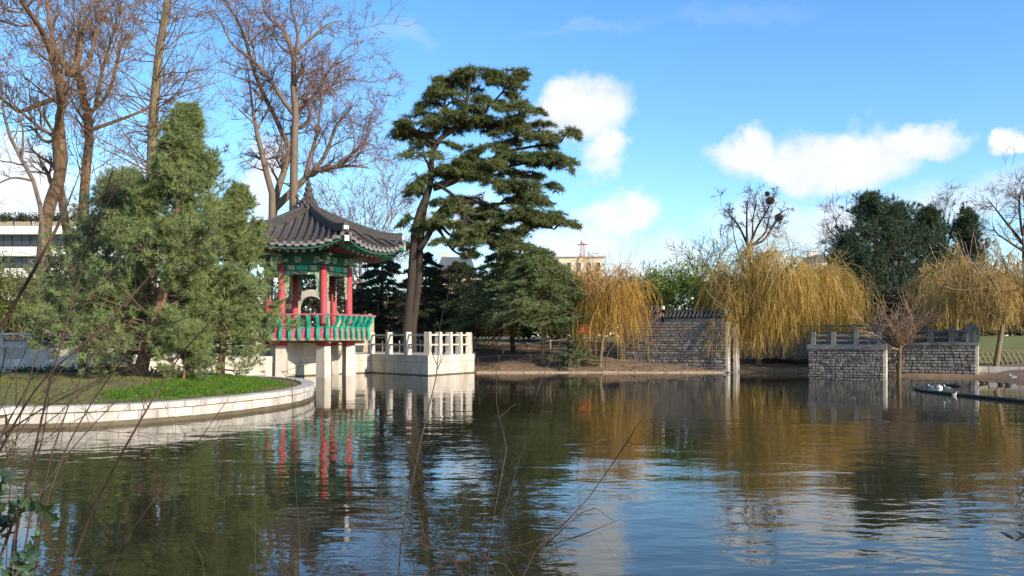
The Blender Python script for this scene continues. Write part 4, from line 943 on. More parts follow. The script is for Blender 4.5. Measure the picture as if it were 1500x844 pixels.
pine('small olive dark pine at the right end of the evergreen group', 78, [(1414, 500), (1414, 430), (1414, 380), (1416, 324)], .3, [(.05, 3.0), (.4, 2.8), (.7, 1.9), (1, .6)], 62, 514, M['pine_dark'], M['bark_dark'], t0=.10, **big)
pine('low dark pine spilling left behind the golden willow', 70, [(1240, 500), (1240, 450), (1240, 400), (1243, 366)], .25, [(.05, 3.0), (.4, 2.8), (.7, 1.9), (1, .6)], 56, 515, M['pine_dark'], M['bark_dark'], t0=.10, **big)

# ------------------------------------------------------------------ cedars
def cedar_crown(rg, mains, rmain, k2=16, k3=6, w2=.36, m2=10, m3=9, nl=.20, nw=.035, droop=-.03, up=.25):
    P = np.array(mains); R = np.array([np.maximum(np.linspace(r, .02, P.shape[1]), .02) for r in rmain])
    Q2, R2 = spawn(rg, P, R, k2, (.22, 1), (58, 14), (w2, .09), 5, .07, droop, .45, .4, .012, flat=True, taper_len=.35)
    Q3, R3 = spawn(rg, Q2, R2, k3, (.15, 1), (48, 16), (.44, .12), 4, .12, droop, .6, .5, .008, flat=True)
    wood = [batch_tubes(P[:, ::2], R[:, ::2], 4), batch_tubes(Q2[:, ::2], R2[:, ::2], 3)]
    leaf = [needles(rg, Q3, m3, nl, nw, .9, .6, up, (0, 1)), needles(rg, Q2, m2, nl, nw, .9, .6, up, (.2, 1)), needles(rg, P, 30, nl, nw, .9, .6, up, (.35, 1))]
    return wood, leaf
def arc_branch(a, b, sag, N=9):
    a, b = np.array(a), np.array(b); t = np.linspace(0, 1, N)[:, None]; q = a + (b - a) * t; q[:, 2] += (sag * np.sin(np.pi * np.linspace(0, 1, N) ** .8)); return q
def big_cedar():
    d = 50; rg = np.random.default_rng(601)
    tr1 = limb_px(d, [(596, 484), (602, 420), (607, 345), (615, 309), (625, 286), (632, 262), (632, 235), (638, 211), (654, 196), (671, 186), (681, 160), (690, 112)], 26, ground=True)
    tr2 = limb_px(d, [(604, 484, .3), (612, 420, .3), (616, 350, .2), (622, 305, .1), (630, 275)], 26, ground=True)
    lr = limb_px(d, [(634, 275), (666, 264), (689, 246), (716, 237), (736, 223), (756, 200), (768, 165)], 26)
    lo = limb_px(d, [(614, 366), (630, 340), (638, 317), (658, 299), (690, 296), (720, 300)], 26)
    hg = limb_px(d, [(638, 268, -.5), (668, 290, -1), (676, 310, -1.2), (684, 330, -1.2)], 26)
    P = np.array([tr1, tr2, lr, lo, hg]); R = np.array([radii(.31, .10, 26, .2), radii(.28, .16, 26, .15), radii(.24, .08, 26), radii(.2, .06, 26), radii(.12, .05, 26)])
    root = tree_root('cedar_tree', 'large leaning cedar with double dark trunk and flat layered foliage behind the terrace', 'tree', tr1[0][:2])
    v, f = batch_tubes(P, R, 10); np_mesh('trunk', v, [f], M['bark_dark'], root, True)
    mains, rs = [], []
    tips = [(606, 143), (588, 163), (580, 186), (587, 212), (640, 107), (668, 100), (690, 103), (722, 106), (746, 113), (770, 140), (758, 128), (620, 128), (789, 174), (800, 190), (833, 205), (818, 226), (843, 238), (808, 262), (838, 296), (800, 318), (822, 336), (775, 352),
            (645, 345), (690, 340), (730, 345), (706, 316), (765, 302), (650, 312), (592, 262), (604, 235)]
    ex = [limb_px(d, q, 16) for q in ([(671, 186), (700, 170), (730, 142), (746, 120)], [(660, 262), (700, 262), (740, 255), (785, 262)], [(640, 211), (622, 202), (610, 195)], [(672, 184), (715, 185), (755, 180), (790, 190)], [(660, 300), (710, 318), (760, 322)], [(654, 196), (650, 165), (655, 135), (662, 118)], [(690, 247), (735, 245), (780, 238), (815, 238)], [(658, 299), (700, 330), (750, 346)], [(638, 317), (660, 345), (705, 362)], [(736, 223), (785, 214), (822, 208)], [(755, 320), (790, 330), (812, 336)], [(720, 300), (765, 296), (815, 298)], [(690, 255), (740, 274), (800, 282)], [(640, 330), (665, 368), (700, 378)], [(700, 340), (735, 365), (765, 374)])]
    V_, F_ = batch_tubes(np.array(ex), np.array([radii(.11, .04, 16)] * len(ex)), 6); np_mesh('limbs', V_, [F_], M['bark_dark'], root, True)
    skel = np.concatenate([tr1[10:], lr[3:], lo[6:], lr[10:], tr1[16:]] + ex + ex)
    def add(tip, sag):
        c = skel[skel[:, 2] < tip[2] + .9]; c = c if len(c) else skel
        dd = np.linalg.norm((c - tip) * np.array([1, .8, 1.6]), axis=1); s = c[np.argmin(dd + rg.uniform(0, .6, len(dd)))]
        if np.hypot(*(tip - s)[:2]) < .9: a_ = rg.uniform(0, 6.28); tip = np.array([s[0] + 1.4 * np.cos(a_), s[1] + 1.4 * np.sin(a_), s[2] + rg.uniform(0, .35)])
        mains.append(arc_branch(s, tip, sag)); rs.append(.05 + .012 * np.linalg.norm(tip - s))
    tips = [(694 + (x - 694) * .89, y + 12) for x, y in tips]
    for (x, y) in tips:
        for q in range(2): add(np.array(at(x + rg.normal(0, 5) * q, y + rg.normal(0, 4) * q, d + rg.normal(0, 1.2) * (q + .4))), rg.uniform(.1, .5))
    for q in range(190):                                    # fill towards and away from the viewer
        b = skel[rg.integers(len(skel))]; a = rg.choice([-1, 1]) * rg.uniform(.5, 1.5) + (0 if rg.random() < .5 else np.pi) + np.pi / 2
        l = rg.uniform(.7, 1.8); add(b + np.array([np.cos(a) * l * .9, np.sin(a) * l, rg.uniform(-.2, .7)]), rg.uniform(.1, .4))
    wd, lf = cedar_crown(rg, mains, rs, 16, 6, .42, 8, 9, .28, .036, -.06, .06)
    V, FF = join(wd); np_mesh('branches', V, FF, M['bark_dark'], root, True); V, FF = join(lf); np_mesh('crown', V, FF, M['cedar'], root)
big_cedar()
def deodar(label, d, px, base_py, top_py, half_bot_px, seed, leafm, barkm, nb=70, t0=.18, r0=.16, lean=0, droop=-.05, fac=1.0, needle=(.19, .034)):
    rg = np.random.default_rng(seed); b = np.array(at(px, base_py, d)); b[2] = gh(b[0], b[1]) - .15; t = np.array(at(px + lean, top_py, d))
    P = resample([b, b + (t - b) * .35 + rg.normal(0, .06, 3), b + (t - b) * .7 + rg.normal(0, .06, 3), t], 18); root = tree_root('deodar_tree', label, 'tree', b[:2])
    v, f = batch_tubes(P[None], radii(r0, .02, 18, r0 * .4)[None], 8); np_mesh('trunk', v, [f], barkm, root, True)
    Lm = half_bot_px / F * d; mains, rs = [], []
    for q in range(nb):
        k = t0 + (1 - t0) * (q + rg.random()) / nb; s = P[min(int(k * 17), 16)] + (P[min(int(k * 17) + 1, 17)] - P[min(int(k * 17), 16)]) * (k * 17 % 1)
        a = q * 2.4 + rg.normal(0, .3); l = Lm * (1 - (k - t0) / (1 - t0)) ** .62 * rg.uniform(.75, 1.1) + .3
        mains.append(arc_branch(s, s + np.array([np.cos(a) * l, np.sin(a) * l, -.04 * l + rg.normal(0, .1)]), .12 * l)); rs.append(.02 + .012 * l)
    wd, lf = cedar_crown(rg, mains, rs, 16, 5, .36, 7, 7, needle[0], needle[1], droop, .05)
    V, FF = join(wd); np_mesh('branches', V, FF, barkm, root); V, FF = join(lf); np_mesh('crown', V, FF, leafm, root)
deodar('dense green deodar with drooping layered branches and pale trunk on the far bank', 48, 796, 530, 368, 84, 611, M['deodar'], M['bark_olive'], 95, .36, .14, -6)
deodar('dark broad deodar left of the pale trunked deodar on the earth slope', 53, 752, 502, 366, 90, 612, M['deodar'], M['bark_dark'], 85, .24, .16, -14)
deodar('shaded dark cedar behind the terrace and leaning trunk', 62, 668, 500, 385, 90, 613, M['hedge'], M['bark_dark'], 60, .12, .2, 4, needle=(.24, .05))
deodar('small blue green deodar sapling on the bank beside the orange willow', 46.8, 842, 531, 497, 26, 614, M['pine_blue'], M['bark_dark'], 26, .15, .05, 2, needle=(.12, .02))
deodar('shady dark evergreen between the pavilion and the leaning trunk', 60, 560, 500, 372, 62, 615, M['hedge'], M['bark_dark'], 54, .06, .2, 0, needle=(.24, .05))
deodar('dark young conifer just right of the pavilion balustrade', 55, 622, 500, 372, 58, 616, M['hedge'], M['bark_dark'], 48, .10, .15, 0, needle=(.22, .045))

# ------------------------------------------------------------------ shrubs, bamboo and hedges
def shrub(name, label, cat, d, lobes, seed, leafm, n, ln, wd, stems=14, up=.1, asp=1.0, group=None):
    """lobes: (px, py, rx_px, ry_px); leaves are spread through every lobe"""
    rg = np.random.default_rng(seed); cs = [np.array(at(x, y, d)) for x, y, _, _ in lobes]; rs = [np.array([a / F * d, a / F * d * .8 * asp, b / F * d]) for _, _, a, b in lobes]
    base = np.mean(cs, 0); base[2] = gh(base[0], base[1]); root = empty(name, tuple(base), label, cat, 0, group); n = int(n * .62); ln *= 1.2; wd *= 1.2
    w_ = np.array([np.prod(r) for r in rs]); ix = rg.choice(len(cs), n, p=w_ / w_.sum()); C = np.array(cs)[ix]; RR = np.array(rs)[ix]
    u = nrm(rg.normal(0, 1, (n, 3))) * (rg.random((n, 1)) ** .45) * (1 + .18 * np.sin(rg.random((n, 1)) * 40)); p = C + u * RR
    cl_ = rg.integers(0, n, n // 14); p = p * .45 + p[cl_[rg.integers(0, len(cl_), n)]] * 0 + p * .55 + rg.normal(0, .03, p.shape)
    k = np.sin(p[:, 0] * 3.1 + p[:, 2] * 2.3) + np.sin(p[:, 1] * 2.7 - p[:, 2] * 3.9) + np.sin(p[:, 0] * 6.3 - p[:, 1] * 5.1); keep = k > -1.0; p = p[keep]; n = len(p)
    p[:, 2] = np.maximum(p[:, 2], base[2] + .05)
    dd = nrm(rg.normal(0, 1, (n, 3)) + np.array([0, 0, up])); s = nrm(np.cross(dd, rg.normal(0, 1, (n, 3)))) * (wd / 2); l = (ln * rg.uniform(.6, 1.3, n))[:, None]
    V = np.stack([p, p + dd * l * .45 + s, p + dd * l, p + dd * l * .45 - s], 1).reshape(-1, 3); np_mesh('foliage', V, [np.arange(4 * n).reshape(-1, 4)], leafm, root)
    S = []
    for q in range(stems):
        c = cs[q % len(cs)]; r = rs[q % len(cs)]; a = c + rg.normal(0, .35, 3) * r; g = np.array([base[0] + (c[0] - base[0]) * .8 + rg.normal(0, r[0] * .3), base[1] + rg.normal(0, r[1] * .3), 0]); g[2] = gh(g[0], g[1]) - .1
        S.append(resample([g, (g + a) / 2 + rg.normal(0, .05, 3), a + np.array([0, 0, r[2] * .5])], 6))
    v, f = batch_tubes(np.array(S), np.array([np.linspace(.045, .012, 6)] * len(S)), 5); np_mesh('stems', v, [f], M['twig_brown'], root)
shrub('bamboo_clump', 'bright green bamboo clump behind the fortress wall', 'bamboo', 52, [(975, 425, 32, 38), (1010, 422, 28, 42), (1045, 430, 26, 40), (960, 445, 18, 25)], 701, M['bamboo'], 17000, .26, .05, 30, .0)
shrub('bamboo_clump', 'yellow green bamboo behind the white wall at the far left', 'bamboo', 40, [(-10, 430, 40, 60), (30, 440, 36, 45), (66, 455, 26, 34)], 702, M['olive_leaf'], 12000, .22, .045, 24, .0)
shrub('evergreen_bush', 'dark evergreen bush under the leaning cedar behind the terrace posts', 'bush', 57, [(640, 468, 50, 24), (690, 475, 36, 18)], 703, M['hedge'], 9000, .20, .09)
shrub('dry_hedge', 'brown dry leaved hedge right of the terrace, at the top of the earth slope', 'hedge', 56, [(700, 478, 34, 16), (655, 486, 34, 12), (735, 482, 26, 12)], 704, M['dry'], 9000, .16, .08)
shrub('dry_hedge', 'russet leaved hedge seen through the pavilion', 'hedge', 62, [(425, 432, 40, 26), (480, 428, 40, 28), (530, 440, 30, 26)], 705, M['dry'], 9000, .20, .10)
shrub('evergreen_bush', 'dark shrub thicket behind the orange willow and the red box', 'bush', 60, [(840, 465, 40, 26), (895, 455, 40, 34), (800, 470, 36, 22)], 706, M['hedge'], 11000, .22, .09)
shrub('evergreen_bush', 'dark shrub bank behind the bastion railing', 'bush', 58, [(1200, 460, 60, 34), (1270, 450, 60, 42), (1330, 455, 55, 38)], 707, M['hedge'], 14000, .24, .10)
shrub('evergreen_bush', 'shadowy shrubs behind the lawn and the right willow', 'bush', 66, [(1400, 460, 60, 34), (1460, 455, 60, 36), (1530, 455, 60, 40)], 708, M['hedge'], 12000, .26, .11)
shrub('evergreen_bush', 'low dark bushes behind the golden willow', 'bush', 60, [(1080, 465, 50, 30), (1140, 462, 50, 32)], 709, M['hedge'], 9000, .24, .10)
shrub('evergreen_bush', 'dark leafy bushes beside the left bare trees, behind the island pines', 'bush', 44, [(85, 400, 28, 50), (120, 430, 36, 50), (180, 430, 50, 50), (260, 440, 50, 45), (340, 440, 50, 45)], 710, M['hedge'], 16000, .2, .09)
shrub('ground_shrub', 'low dark leafy strip under the pines on the island', 'bush', 31.0, [(60, 548, 60, 12), (150, 548, 60, 12), (230, 550, 50, 10)], 711, M['hedge'], 7000, .12, .06, 10)
shrub('brown_thicket', 'brown thicket beyond the far lawn at the right edge', 'bush', 78, [(1480, 440, 50, 40), (1560, 440, 60, 44)], 712, M['dry'], 9000, .26, .11)
tw_ = np.random.default_rng(77)

# the far wood that closes the view reads as one brown mass
rgw = np.random.default_rng(55); n = 42000
wx = rgw.uniform(-120, 130, n); wy = rgw.uniform(98, 116, n); hh = 5.2 + 1.6 * np.sin(wx * .21) + 1.2 * np.sin(wx * .53 + 1) + .7 * np.sin(wx * 1.3 + 2)
zz_ = 1.8 + rgw.random(n) ** .8 * hh; pw = np.column_stack([wx, wy, zz_]); dw = nrm(rgw.normal(0, 1, (n, 3)) + np.array([0, 0, .6])); sw = nrm(np.cross(dw, rgw.normal(0, 1, (n, 3)))) * .24
Vw = np.stack([pw - sw, pw + sw, pw + dw * .9], 1).reshape(-1, 3); M['farwood'] = mat('far wood', (.085, .065, .04), .9, (.06, .065, .03), .12)
tag(np_mesh('far_wood', Vw, [np.arange(3 * n).reshape(-1, 3)], M['farwood']), 'brown winter woodland closing the view behind the park', 'woodland', kind='stuff')

shrub('evergreen_bush', 'dark undergrowth between the two deodars at the top of the slope', 'bush', 62, [(770, 472, 44, 24), (820, 474, 30, 22), (715, 470, 30, 24)], 713, M['hedge'], 9000, .24, .10)
shrub('evergreen_bush', 'olive shrub filling the gap between the orange willow and the bamboo', 'bush', 60, [(940, 432, 26, 32), (962, 425, 22, 30)], 714, M['olive_leaf'], 7000, .22, .08)
# ------------------------------------------------------------------ buildings beyond the park
M['facade_white'] = mat('white facade', (.74, .72, .68), .8, (.66, .63, .58), .3)
M['facade_cream'] = mat('cream facade', (.70, .60, .43), .8, (.62, .52, .36), .3)
M['slate'] = mat('slate roof', (.12, .13, .15), .6, (.09, .10, .12), .6)
def block(name, label, px0, px1, top_py, d, depth, fh, m, bays, floors, roof=None, band=False, planters=0, rz=0):
    x0, x1 = (px0 - 750) / F * d, (px1 - 750) / F * d; W = x1 - x0; z1 = CZ - (top_py - HOR) / F * d; g = gh((x0 + x1) / 2, d); H = z1 - g
    root = empty(name, ((x0 + x1) / 2, d, g), label, 'building', rz)
    MB().box((0, depth / 2, H / 2), (W, depth, H)).build('wall', m, root)
    for fl in range(floors):
        zt = H - fl * fh
        if band:
            MB().box((0, -.7, zt - .55), (W + .3, 1.4, 1.1)).build('balcony', m, root)
        for b in range(bays):
            xx = -W / 2 + (b + .5) * W / bays; ww = W / bays * (.96 if band else .42); hh = 1.5 if band else 1.7; zc = zt - (1.9 if band else 1.5)
            wdw = MB().box((0, 0, 0), (ww, .12, hh)).build('window', M['dark' if band else 'white'], root, loc=(xx, -.03, zc))
            for s in (-1, 1): MB().box((s * ww * .235, -.075, 0), (ww * .43, .03, hh * .88)).build('pane', M['glass'], wdw)
            if not band: MB().box((0, -.10, -hh / 2 - .05), (ww + .2, .25, .1)).build('sill', m, wdw)
    if roof:
        mb = MB(); a = .5; mb.v += [(-W / 2 - .2, -.2, H + .002), (W / 2 + .2, -.2, H + .002), (W / 2 + .2, depth + .2, H + .002), (-W / 2 - .2, depth + .2, H + .002), (-W / 2 + .6, 1.3, H + roof), (W / 2 - .6, 1.3, H + roof), (W / 2 - .6, depth - 1.3, H + roof), (-W / 2 + .6, depth - 1.3, H + roof)]
        mb.f += [(0, 1, 5, 4), (1, 2, 6, 5), (2, 3, 7, 6), (3, 0, 4, 7), (4, 5, 6, 7)]; r = mb.build('roof', M['slate'], root)
        for q in range(2): MB().box((-W / 2 + (.6 + q * 1.9) * W / 3.4, depth * (.4 + .2 * q), H + roof + .4), (1.1, .8, 1.2 + .5 * q)).build('chimney', m, r)
    else:
        MB().box((0, depth / 2, H + .11), (W + .3, depth + .3, .22)).build('roof', M['coping'], root)
    rnd = random.Random(px0)
    for q in range(planters):
        xx = -W / 2 + (q + .5) * W / planters; MB().box((xx, .4, H + .52), (W / planters * .8, .7, .6)).build('planter', M['timber'], root)
        rg = np.random.default_rng(q + 5); n = 420; p = np.column_stack([xx + rg.normal(0, W / planters * .25, n), .4 + rg.normal(0, .3, n), H + .8 + np.abs(rg.normal(0, .45, n))])
        v, f = blades(p, .35, .12, .8, rg); np_mesh('planter_foliage', v, [f], M['hedge'], root, local=False)
    return root
block('apartment_building', 'white modernist apartment block with banded balconies and roof planters, behind the left bare trees', -60, 178, 333, 118, 12, 3.0, M['facade_white'], 9, 5, None, True, 9)
block('apartment_building', 'cream apartment building with many windows behind the orange willow', 798, 884, 378, 140, 12, 3.2, M['facade_cream'], 6, 5, None, False, 0)
block('apartment_building', 'cream building with dark slate roof glimpsed through the leaning cedar', 640, 694, 398, 132, 12, 3.2, M['facade_cream'], 4, 4, 2.4)
block('apartment_building', 'pale building with grey roof behind the deodars', 728, 768, 384, 150, 12, 3.2, M['facade_white'], 4, 4, 2.0)
block('apartment_building', 'distant pale building behind the golden willow', 1196, 1216, 384, 150, 10, 3.2, M['facade_white'], 2, 3, 1.5)
ms = empty('antenna_mast', ((855 - 750) / F * 139, 139, 13.9), 'rusty red lattice mast with a lamp head on the cream building', 'mast')
ms.location.z = CZ - (377 - HOR) / F * 140 + .2
for sx in (-1, 1):
    for sy in (0, 1): MB().tube([(sx * .32, 2 + sy * .6, -.0), (sx * .22, 2.1 + sy * .4, 2.0)], .05, 5).build('mast_leg', M['mast_red'], ms)
for q in range(4): MB().tube([(-.32, 2, q * .5), (.3, 2, q * .5 + .5)], .035, 4).build('brace', M['mast_red'], ms)
MB().box((0, 2.3, 2.05), (1.5, .8, .12)).build('platform', M['mast_red'], ms); MB().lathe([(.1, 2.1), (.32, 2.25), (.3, 2.7), (.12, 2.8)], 10, (0, 2.3)).build('lamp_head', M['facade_cream'], ms, True)
# ------------------------------------------------------------------ small things on the banks
def fence(name, label, pts, h, pm, pr, wires, wr, wm, cat='fence'):
    p0 = pts[0]; root = empty(name, (p0[0], p0[1], gh(p0[0], p0[1])), label, cat); o0 = root.location
    tops = []
    for p in pts:
        z = gh(p[0], p[1]); b = Vector((p[0], p[1], z)) - o0; tops.append(b); MB().tube([b - Vector((0, 0, .25)), b + Vector((0, 0, h))], pr, 6).build('post', pm, root)
    for wz in wires:
        for a, b in zip(tops[:-1], tops[1:]):
            mid = (a + b) / 2 + Vector((0, 0, wz * h - .03)); MB().tube([a + Vector((0, 0, wz * h)), mid, b + Vector((0, 0, wz * h))], wr, 4).build('wire' if wr < .02 else 'rail', wm, root)
    return root
def bank(px, d): return ((px - 750) / F * d, d)
fence('wire_fence', 'thin dark wire fence along the far shoreline', [bank(x, 46.3) for x in (700, 731, 777, 831, 887, 943, 1002, 1041, 1062)], .82, M['iron'], .022, (.97, .5), .012, M['iron'])
fence('stake_fence', 'low pale wooden stake fence with rope on the earth slope', [bank(x, 52 + k * .4) for k, x in enumerate((690, 737, 772, 806, 836))], .62, M['timber'], .06, (.85,), .022, M['timber'])
fence('stake_fence', 'row of thin pale stakes standing behind the terrace balustrade', [bank(x, 52.5) for x in (548, 560, 572, 585, 595, 607, 616, 632, 650)], 1.0, M['timber'], .045, (.6,), .012, M['timber'])
rl = empty('timber_rail', (*bank(862, 51.5), gh(*bank(862, 51.5))), 'short pale timber rail on two posts under the orange willow', 'rail')
MB().box((0, 0, .42), (1.7, .1, .13)).build('beam', M['timber'], rl)
for s in (-.7, .7): MB().box((s, 0, .17), (.12, .12, .56)).build('post', M['timber'], rl)
rb = empty('red_box', (*bank(857, 53), gh(*bank(857, 53))), 'red painted box on a post beside the orange willow trunk', 'box')
MB().box((0, 0, .45), (.12, .12, 1.1)).build('post', M['timber'], rb); MB().box((0, 0, 1.2), (.72, .35, .52)).build('body', M['redplastic'], rb); MB().box((0, 0, 1.48), (.8, .42, .06)).build('lid', M['redplastic'], rb)
# right bank: kerb, trellis
kr = empty('pale_kerb', (23.6, 39.6, .12), 'low pale concrete kerb below the lawn at the right', 'kerb', math.atan2(-2.2, 4.2))
for q in range(7): MB().box((-1.9 + q * 1.25, 0, .16), (1.22, .3, .46)).build('kerb_stone', M['concrete'], kr)
tl_ = empty('trellis_fence', (23.9, 41.2, gh(23.9, 41.2)), 'low crossed lath trellis fence edging the lawn', 'fence', math.atan2(-2.0, 4.2))
for q in range(34):
    x = -1.6 + q * .22
    for s in (-1, 1): MB().tube([(x - s * .14, .012 * s, .02), (x + s * .14, .012 * s, .62)], .020, 4).build('lath', M['timber'], tl_)
MB().box((2.1, 0, .66), (7.6, .06, .05)).build('rail', M['timber'], tl_)
for q in range(6): MB().box((-1.6 + q * 1.5, .05, .32), (.09, .09, .8)).build('post', M['timber'], tl_)
# floating boom
bp_ = [water_pt(1408, 566.5), water_pt(1380, 565.6), water_pt(1356, 566.4), water_pt(1344, 568.4), water_pt(1342, 571), water_pt(1352, 573.6), water_pt(1380, 577), water_pt(1420, 581.5), water_pt(1460, 585.5), water_pt(1500, 589.5), water_pt(1560, 597)]
bq = resample([tuple(p + Vector((0, 0, .03))) for p in bp_], 48)
bm = empty('floating_boom', tuple(bq[0]), 'black floating pipe boom curving across the water at the right', 'boom')
MB().tube([tuple(p - bq[0]) for p in bq], .055, 8).build('pipe', M['rubber'], bm, True)
for k in (8, 14, 20, 28, 36): MB().tube([tuple(bq[k] - bq[0] - (bq[k + 1] - bq[k]) * .1), tuple(bq[k] - bq[0] + (bq[k + 1] - bq[k]) * .25)], .066, 8).build('collar', M['iron'], bm)
# birds: body, neck, head and bill as one swept form
def bird(name, label, p, ang, s, m, cat, stand=False, group=None, beakm=None):
    root = empty(name, tuple(p), label, cat, ang, group)
    path = [(-.26, 0, .13), (-.2, 0, .12), (-.1, 0, .10), (.02, 0, .10), (.12, 0, .13), (.17, 0, .20), (.185, 0, .27), (.205, 0, .31), (.235, 0, .315), (.25, 0, .312)]
    rad = [.008, .035, .085, .10, .082, .045, .036, .046, .034, .01]
    z = .10 if stand else -.02
    MB().tube([(a * s, b * s, (c + z) * s) for a, b, c in path], [r * s for r in rad], 10).build('body', m, root, True)
    MB().tube([(.245 * s, 0, (.31 + z) * s), (.30 * s, 0, (.298 + z) * s)], [.016 * s, .004 * s], 6).build('bill', M['timber'], root)
    for sd_ in (-1, 1):
        MB().tube([(.06 * s, sd_ * .075 * s, (.135 + z) * s), (-.08 * s, sd_ * .095 * s, (.14 + z) * s), (-.27 * s, sd_ * .03 * s, (.15 + z) * s)], [.03 * s, .045 * s, .006 * s], 6).build('wing', m if m is M['duck'] else M['coping'], root, True)
        if stand: MB().tube([(0, sd_ * .035 * s, 0), (0, sd_ * .035 * s, .13 * s)], .008 * s, 5).build('leg', M['timber'], root)
bird('gull', 'white gull standing upright on the black boom', Vector(bq[np.argmin(np.abs(bq[:, 0] / bq[:, 1] - (1387 - 750) / F) + (bq[:, 1] > 29.5) * 9)]) + Vector((0, 0, .08)), 2.2, .46, M['gull'], 'gull', True)
bird('gull', 'white gull sitting low beside the boom', water_pt(1398, 580), .3, .42, M['gull'], 'gull')
bird('gull', 'small white gull swimming inside the loop of the boom', water_pt(1364, 568.5), 2.5, .42, M['gull'], 'gull')
bird('gull', 'white gull resting on the right shore', (*bank(1484, 36.6), .06), 2.9, .55, M['gull'], 'gull', True)
by = empty('float_block', tuple(water_pt(1376, 569)), 'white plastic float inside the loop of the boom', 'float', .2)
MB().lathe([(.03, -.04), (.10, -.03), (.11, .04), (.085, .09), (.02, .10)], 12).build('body', M['buoy'], by, True); MB().tube([(-.03, 0, .09), (-.03, 0, .12), (.03, 0, .12), (.03, 0, .09)], .009, 6).build('handle', M['buoy'], by)
for k, (px, py, a, lb) in enumerate(((1438, 562, 2.9, 'dark duck drinking at the corner of the waterside wall'), (1446, 561, .4, 'dark duck swimming just behind the drinking duck'), (1465, 564, 3.0, 'dark duck swimming along the right shore, leading a pair'), (1476, 564.5, 3.0, 'dark duck following the other along the right shore'))):
    bird('duck', lb, water_pt(px, py), a, .62, M['duck'], 'duck')
# ------------------------------------------------------------------ foreground shrubs on the near bank
def fg_shrub(label, d, stems, seed, m, k2=3, dens=1.0, rt=.0016, dep=.25, name='twiggy_shrub', base=None, flat=False):
    """stems: (r0, r1, [(px, py), ...]) drawn at distance d"""
    rg = np.random.default_rng(seed); Ps, Rs = [], []
    for r0, r1, pts in stems:
        dj = d + rg.uniform(-.35, .35); w_ = [np.array(at(x, y, dj + (k * rg.uniform(-dep, dep)))) for k, (x, y) in enumerate(pts)]
        if pts[0][1] > 800:
            g = w_[0].copy(); g[0] += rg.normal(0, .03); g[2] = gh(g[0], min(g[1], 4.1)) - .08; g[1] = min(g[1], 4.05); w_ = [g] + w_
        Ps.append(resample(w_, 14)); Rs.append(np.linspace(r0, r1, 14))
    P, R = np.array(Ps), np.array(Rs); root = empty(name, (float(P[0, 0, 0]), float(P[0, 0, 1]), gh(P[0, 0, 0], P[0, 0, 1])), label, 'shrub')
    for a, b in zip(P, R):
        v, f = batch_tubes(a[None], b[None], 7); np_mesh('stem', v, [f], m, root, True)
    L = np.linalg.norm(np.diff(P, axis=1), axis=2).sum(1); Q, RQ = spawn(rg, P, R, np.maximum((L * dens * 3).astype(int), 1), (.35, 1), (38, 14), (.28, .12), 6, .09, .03, .55, .4, rt, True)
    if not k2:
        for a, b in zip(Q, RQ):
            v, f = batch_tubes(a[None], b[None], 4); np_mesh('twig', v, [f], m, root)
        return root
    parts = [batch_tubes(Q, RQ, 4)]
    parts.append(batch_tubes(*spawn(rg, Q, RQ, k2, (.2, 1), (40, 15), (.5, .15), 4, .1, .03, .7, .5, rt * .85), 3))
    V, FF = join(parts); np_mesh('twigs', V, FF, m, root); return root
fg_shrub('slender bare stems rising from the near bank in front of the terrace reflection', 4.0, [
    (.0042, .0018, [(583, 846), (605, 700), (625, 610), (640, 545), (642, 492)]), (.0020, .0012, [(641, 540), (650, 520), (657, 506)]), (.0018, .0012, [(640, 535), (634, 520), (630, 508)]),
    (.0045, .0015, [(712, 846), (725, 740), (742, 660), (728, 600), (727, 540)]), (.003, .0012, [(700, 846), (655, 770), (615, 700), (585, 640)]), (.003, .0012, [(610, 846), (570, 760), (545, 700)]),
    (.0028, .0012, [(735, 760), (770, 640), (790, 565), (828, 485)])], 801, M['stem'], 0, .18)
fg_shrub('single thin upright bare stem before the island tip', 4.1, [(.0032, .0014, [(437, 846), (432, 700), (429, 600), (427, 556)]), (.0016, .001, [(429, 565), (420, 552), (411, 543)]), (.0016, .001, [(429, 562), (436, 545), (441, 528)])], 802, M['stem'], 0, .1)
fg_shrub('long straight dark twig slanting up over the water with two side twigs', 3.9, [(.0048, .0014, [(760, 846), (810, 785), (862, 730), (905, 668), (935, 622), (962, 590)]), (.0028, .0012, [(800, 800), (840, 788), (872, 776), (906, 762)]), (.0028, .0012, [(800, 798), (830, 770), (850, 752), (872, 745)])], 803, M['stem_red'], 0, .15)
rgx = random.Random(9)
fg_shrub('dense low tangle of fine brown twigs at the foot of the near bank', 3.8, [(.003, .001, [(650 + rgx.uniform(-40, 130), 848), (680 + (x_ := rgx.uniform(-70, 130)), 800 + rgx.uniform(-10, 20)), (690 + x_ * 1.5, 765 + rgx.uniform(-40, 30))]) for _ in range(11)], 804, M['stem'], 3, 1.3, .0010)
fg_shrub('scattered thin bare shoots over the dark reflections left of centre', 4.0, [(.0028, .001, [(415, 848), (385, 790), (345, 740)]), (.0026, .001, [(610, 848), (540, 760), (470, 690)]), (.0024, .001, [(300, 848), (285, 800), (268, 770)]), (.0024, .001, [(375, 848), (374, 760), (372, 690)])], 805, M['stem'], 0, .15)
st = []
for k in range(11):
    x0 = rgx.uniform(-60, 60); h = rgx.uniform(330, 620); ln_ = rgx.uniform(60, 260) * rgx.choice([1, 1, .6, -.2]); st.append((rgx.uniform(.0035, .0075), .0014, [(x0, 850), (x0 + ln_ * .18 + rgx.uniform(-12, 12), 850 - (850 - h) * .4), (x0 + ln_ * .5 + rgx.uniform(-12, 12), 850 - (850 - h) * .72), (x0 + ln_, h)]))
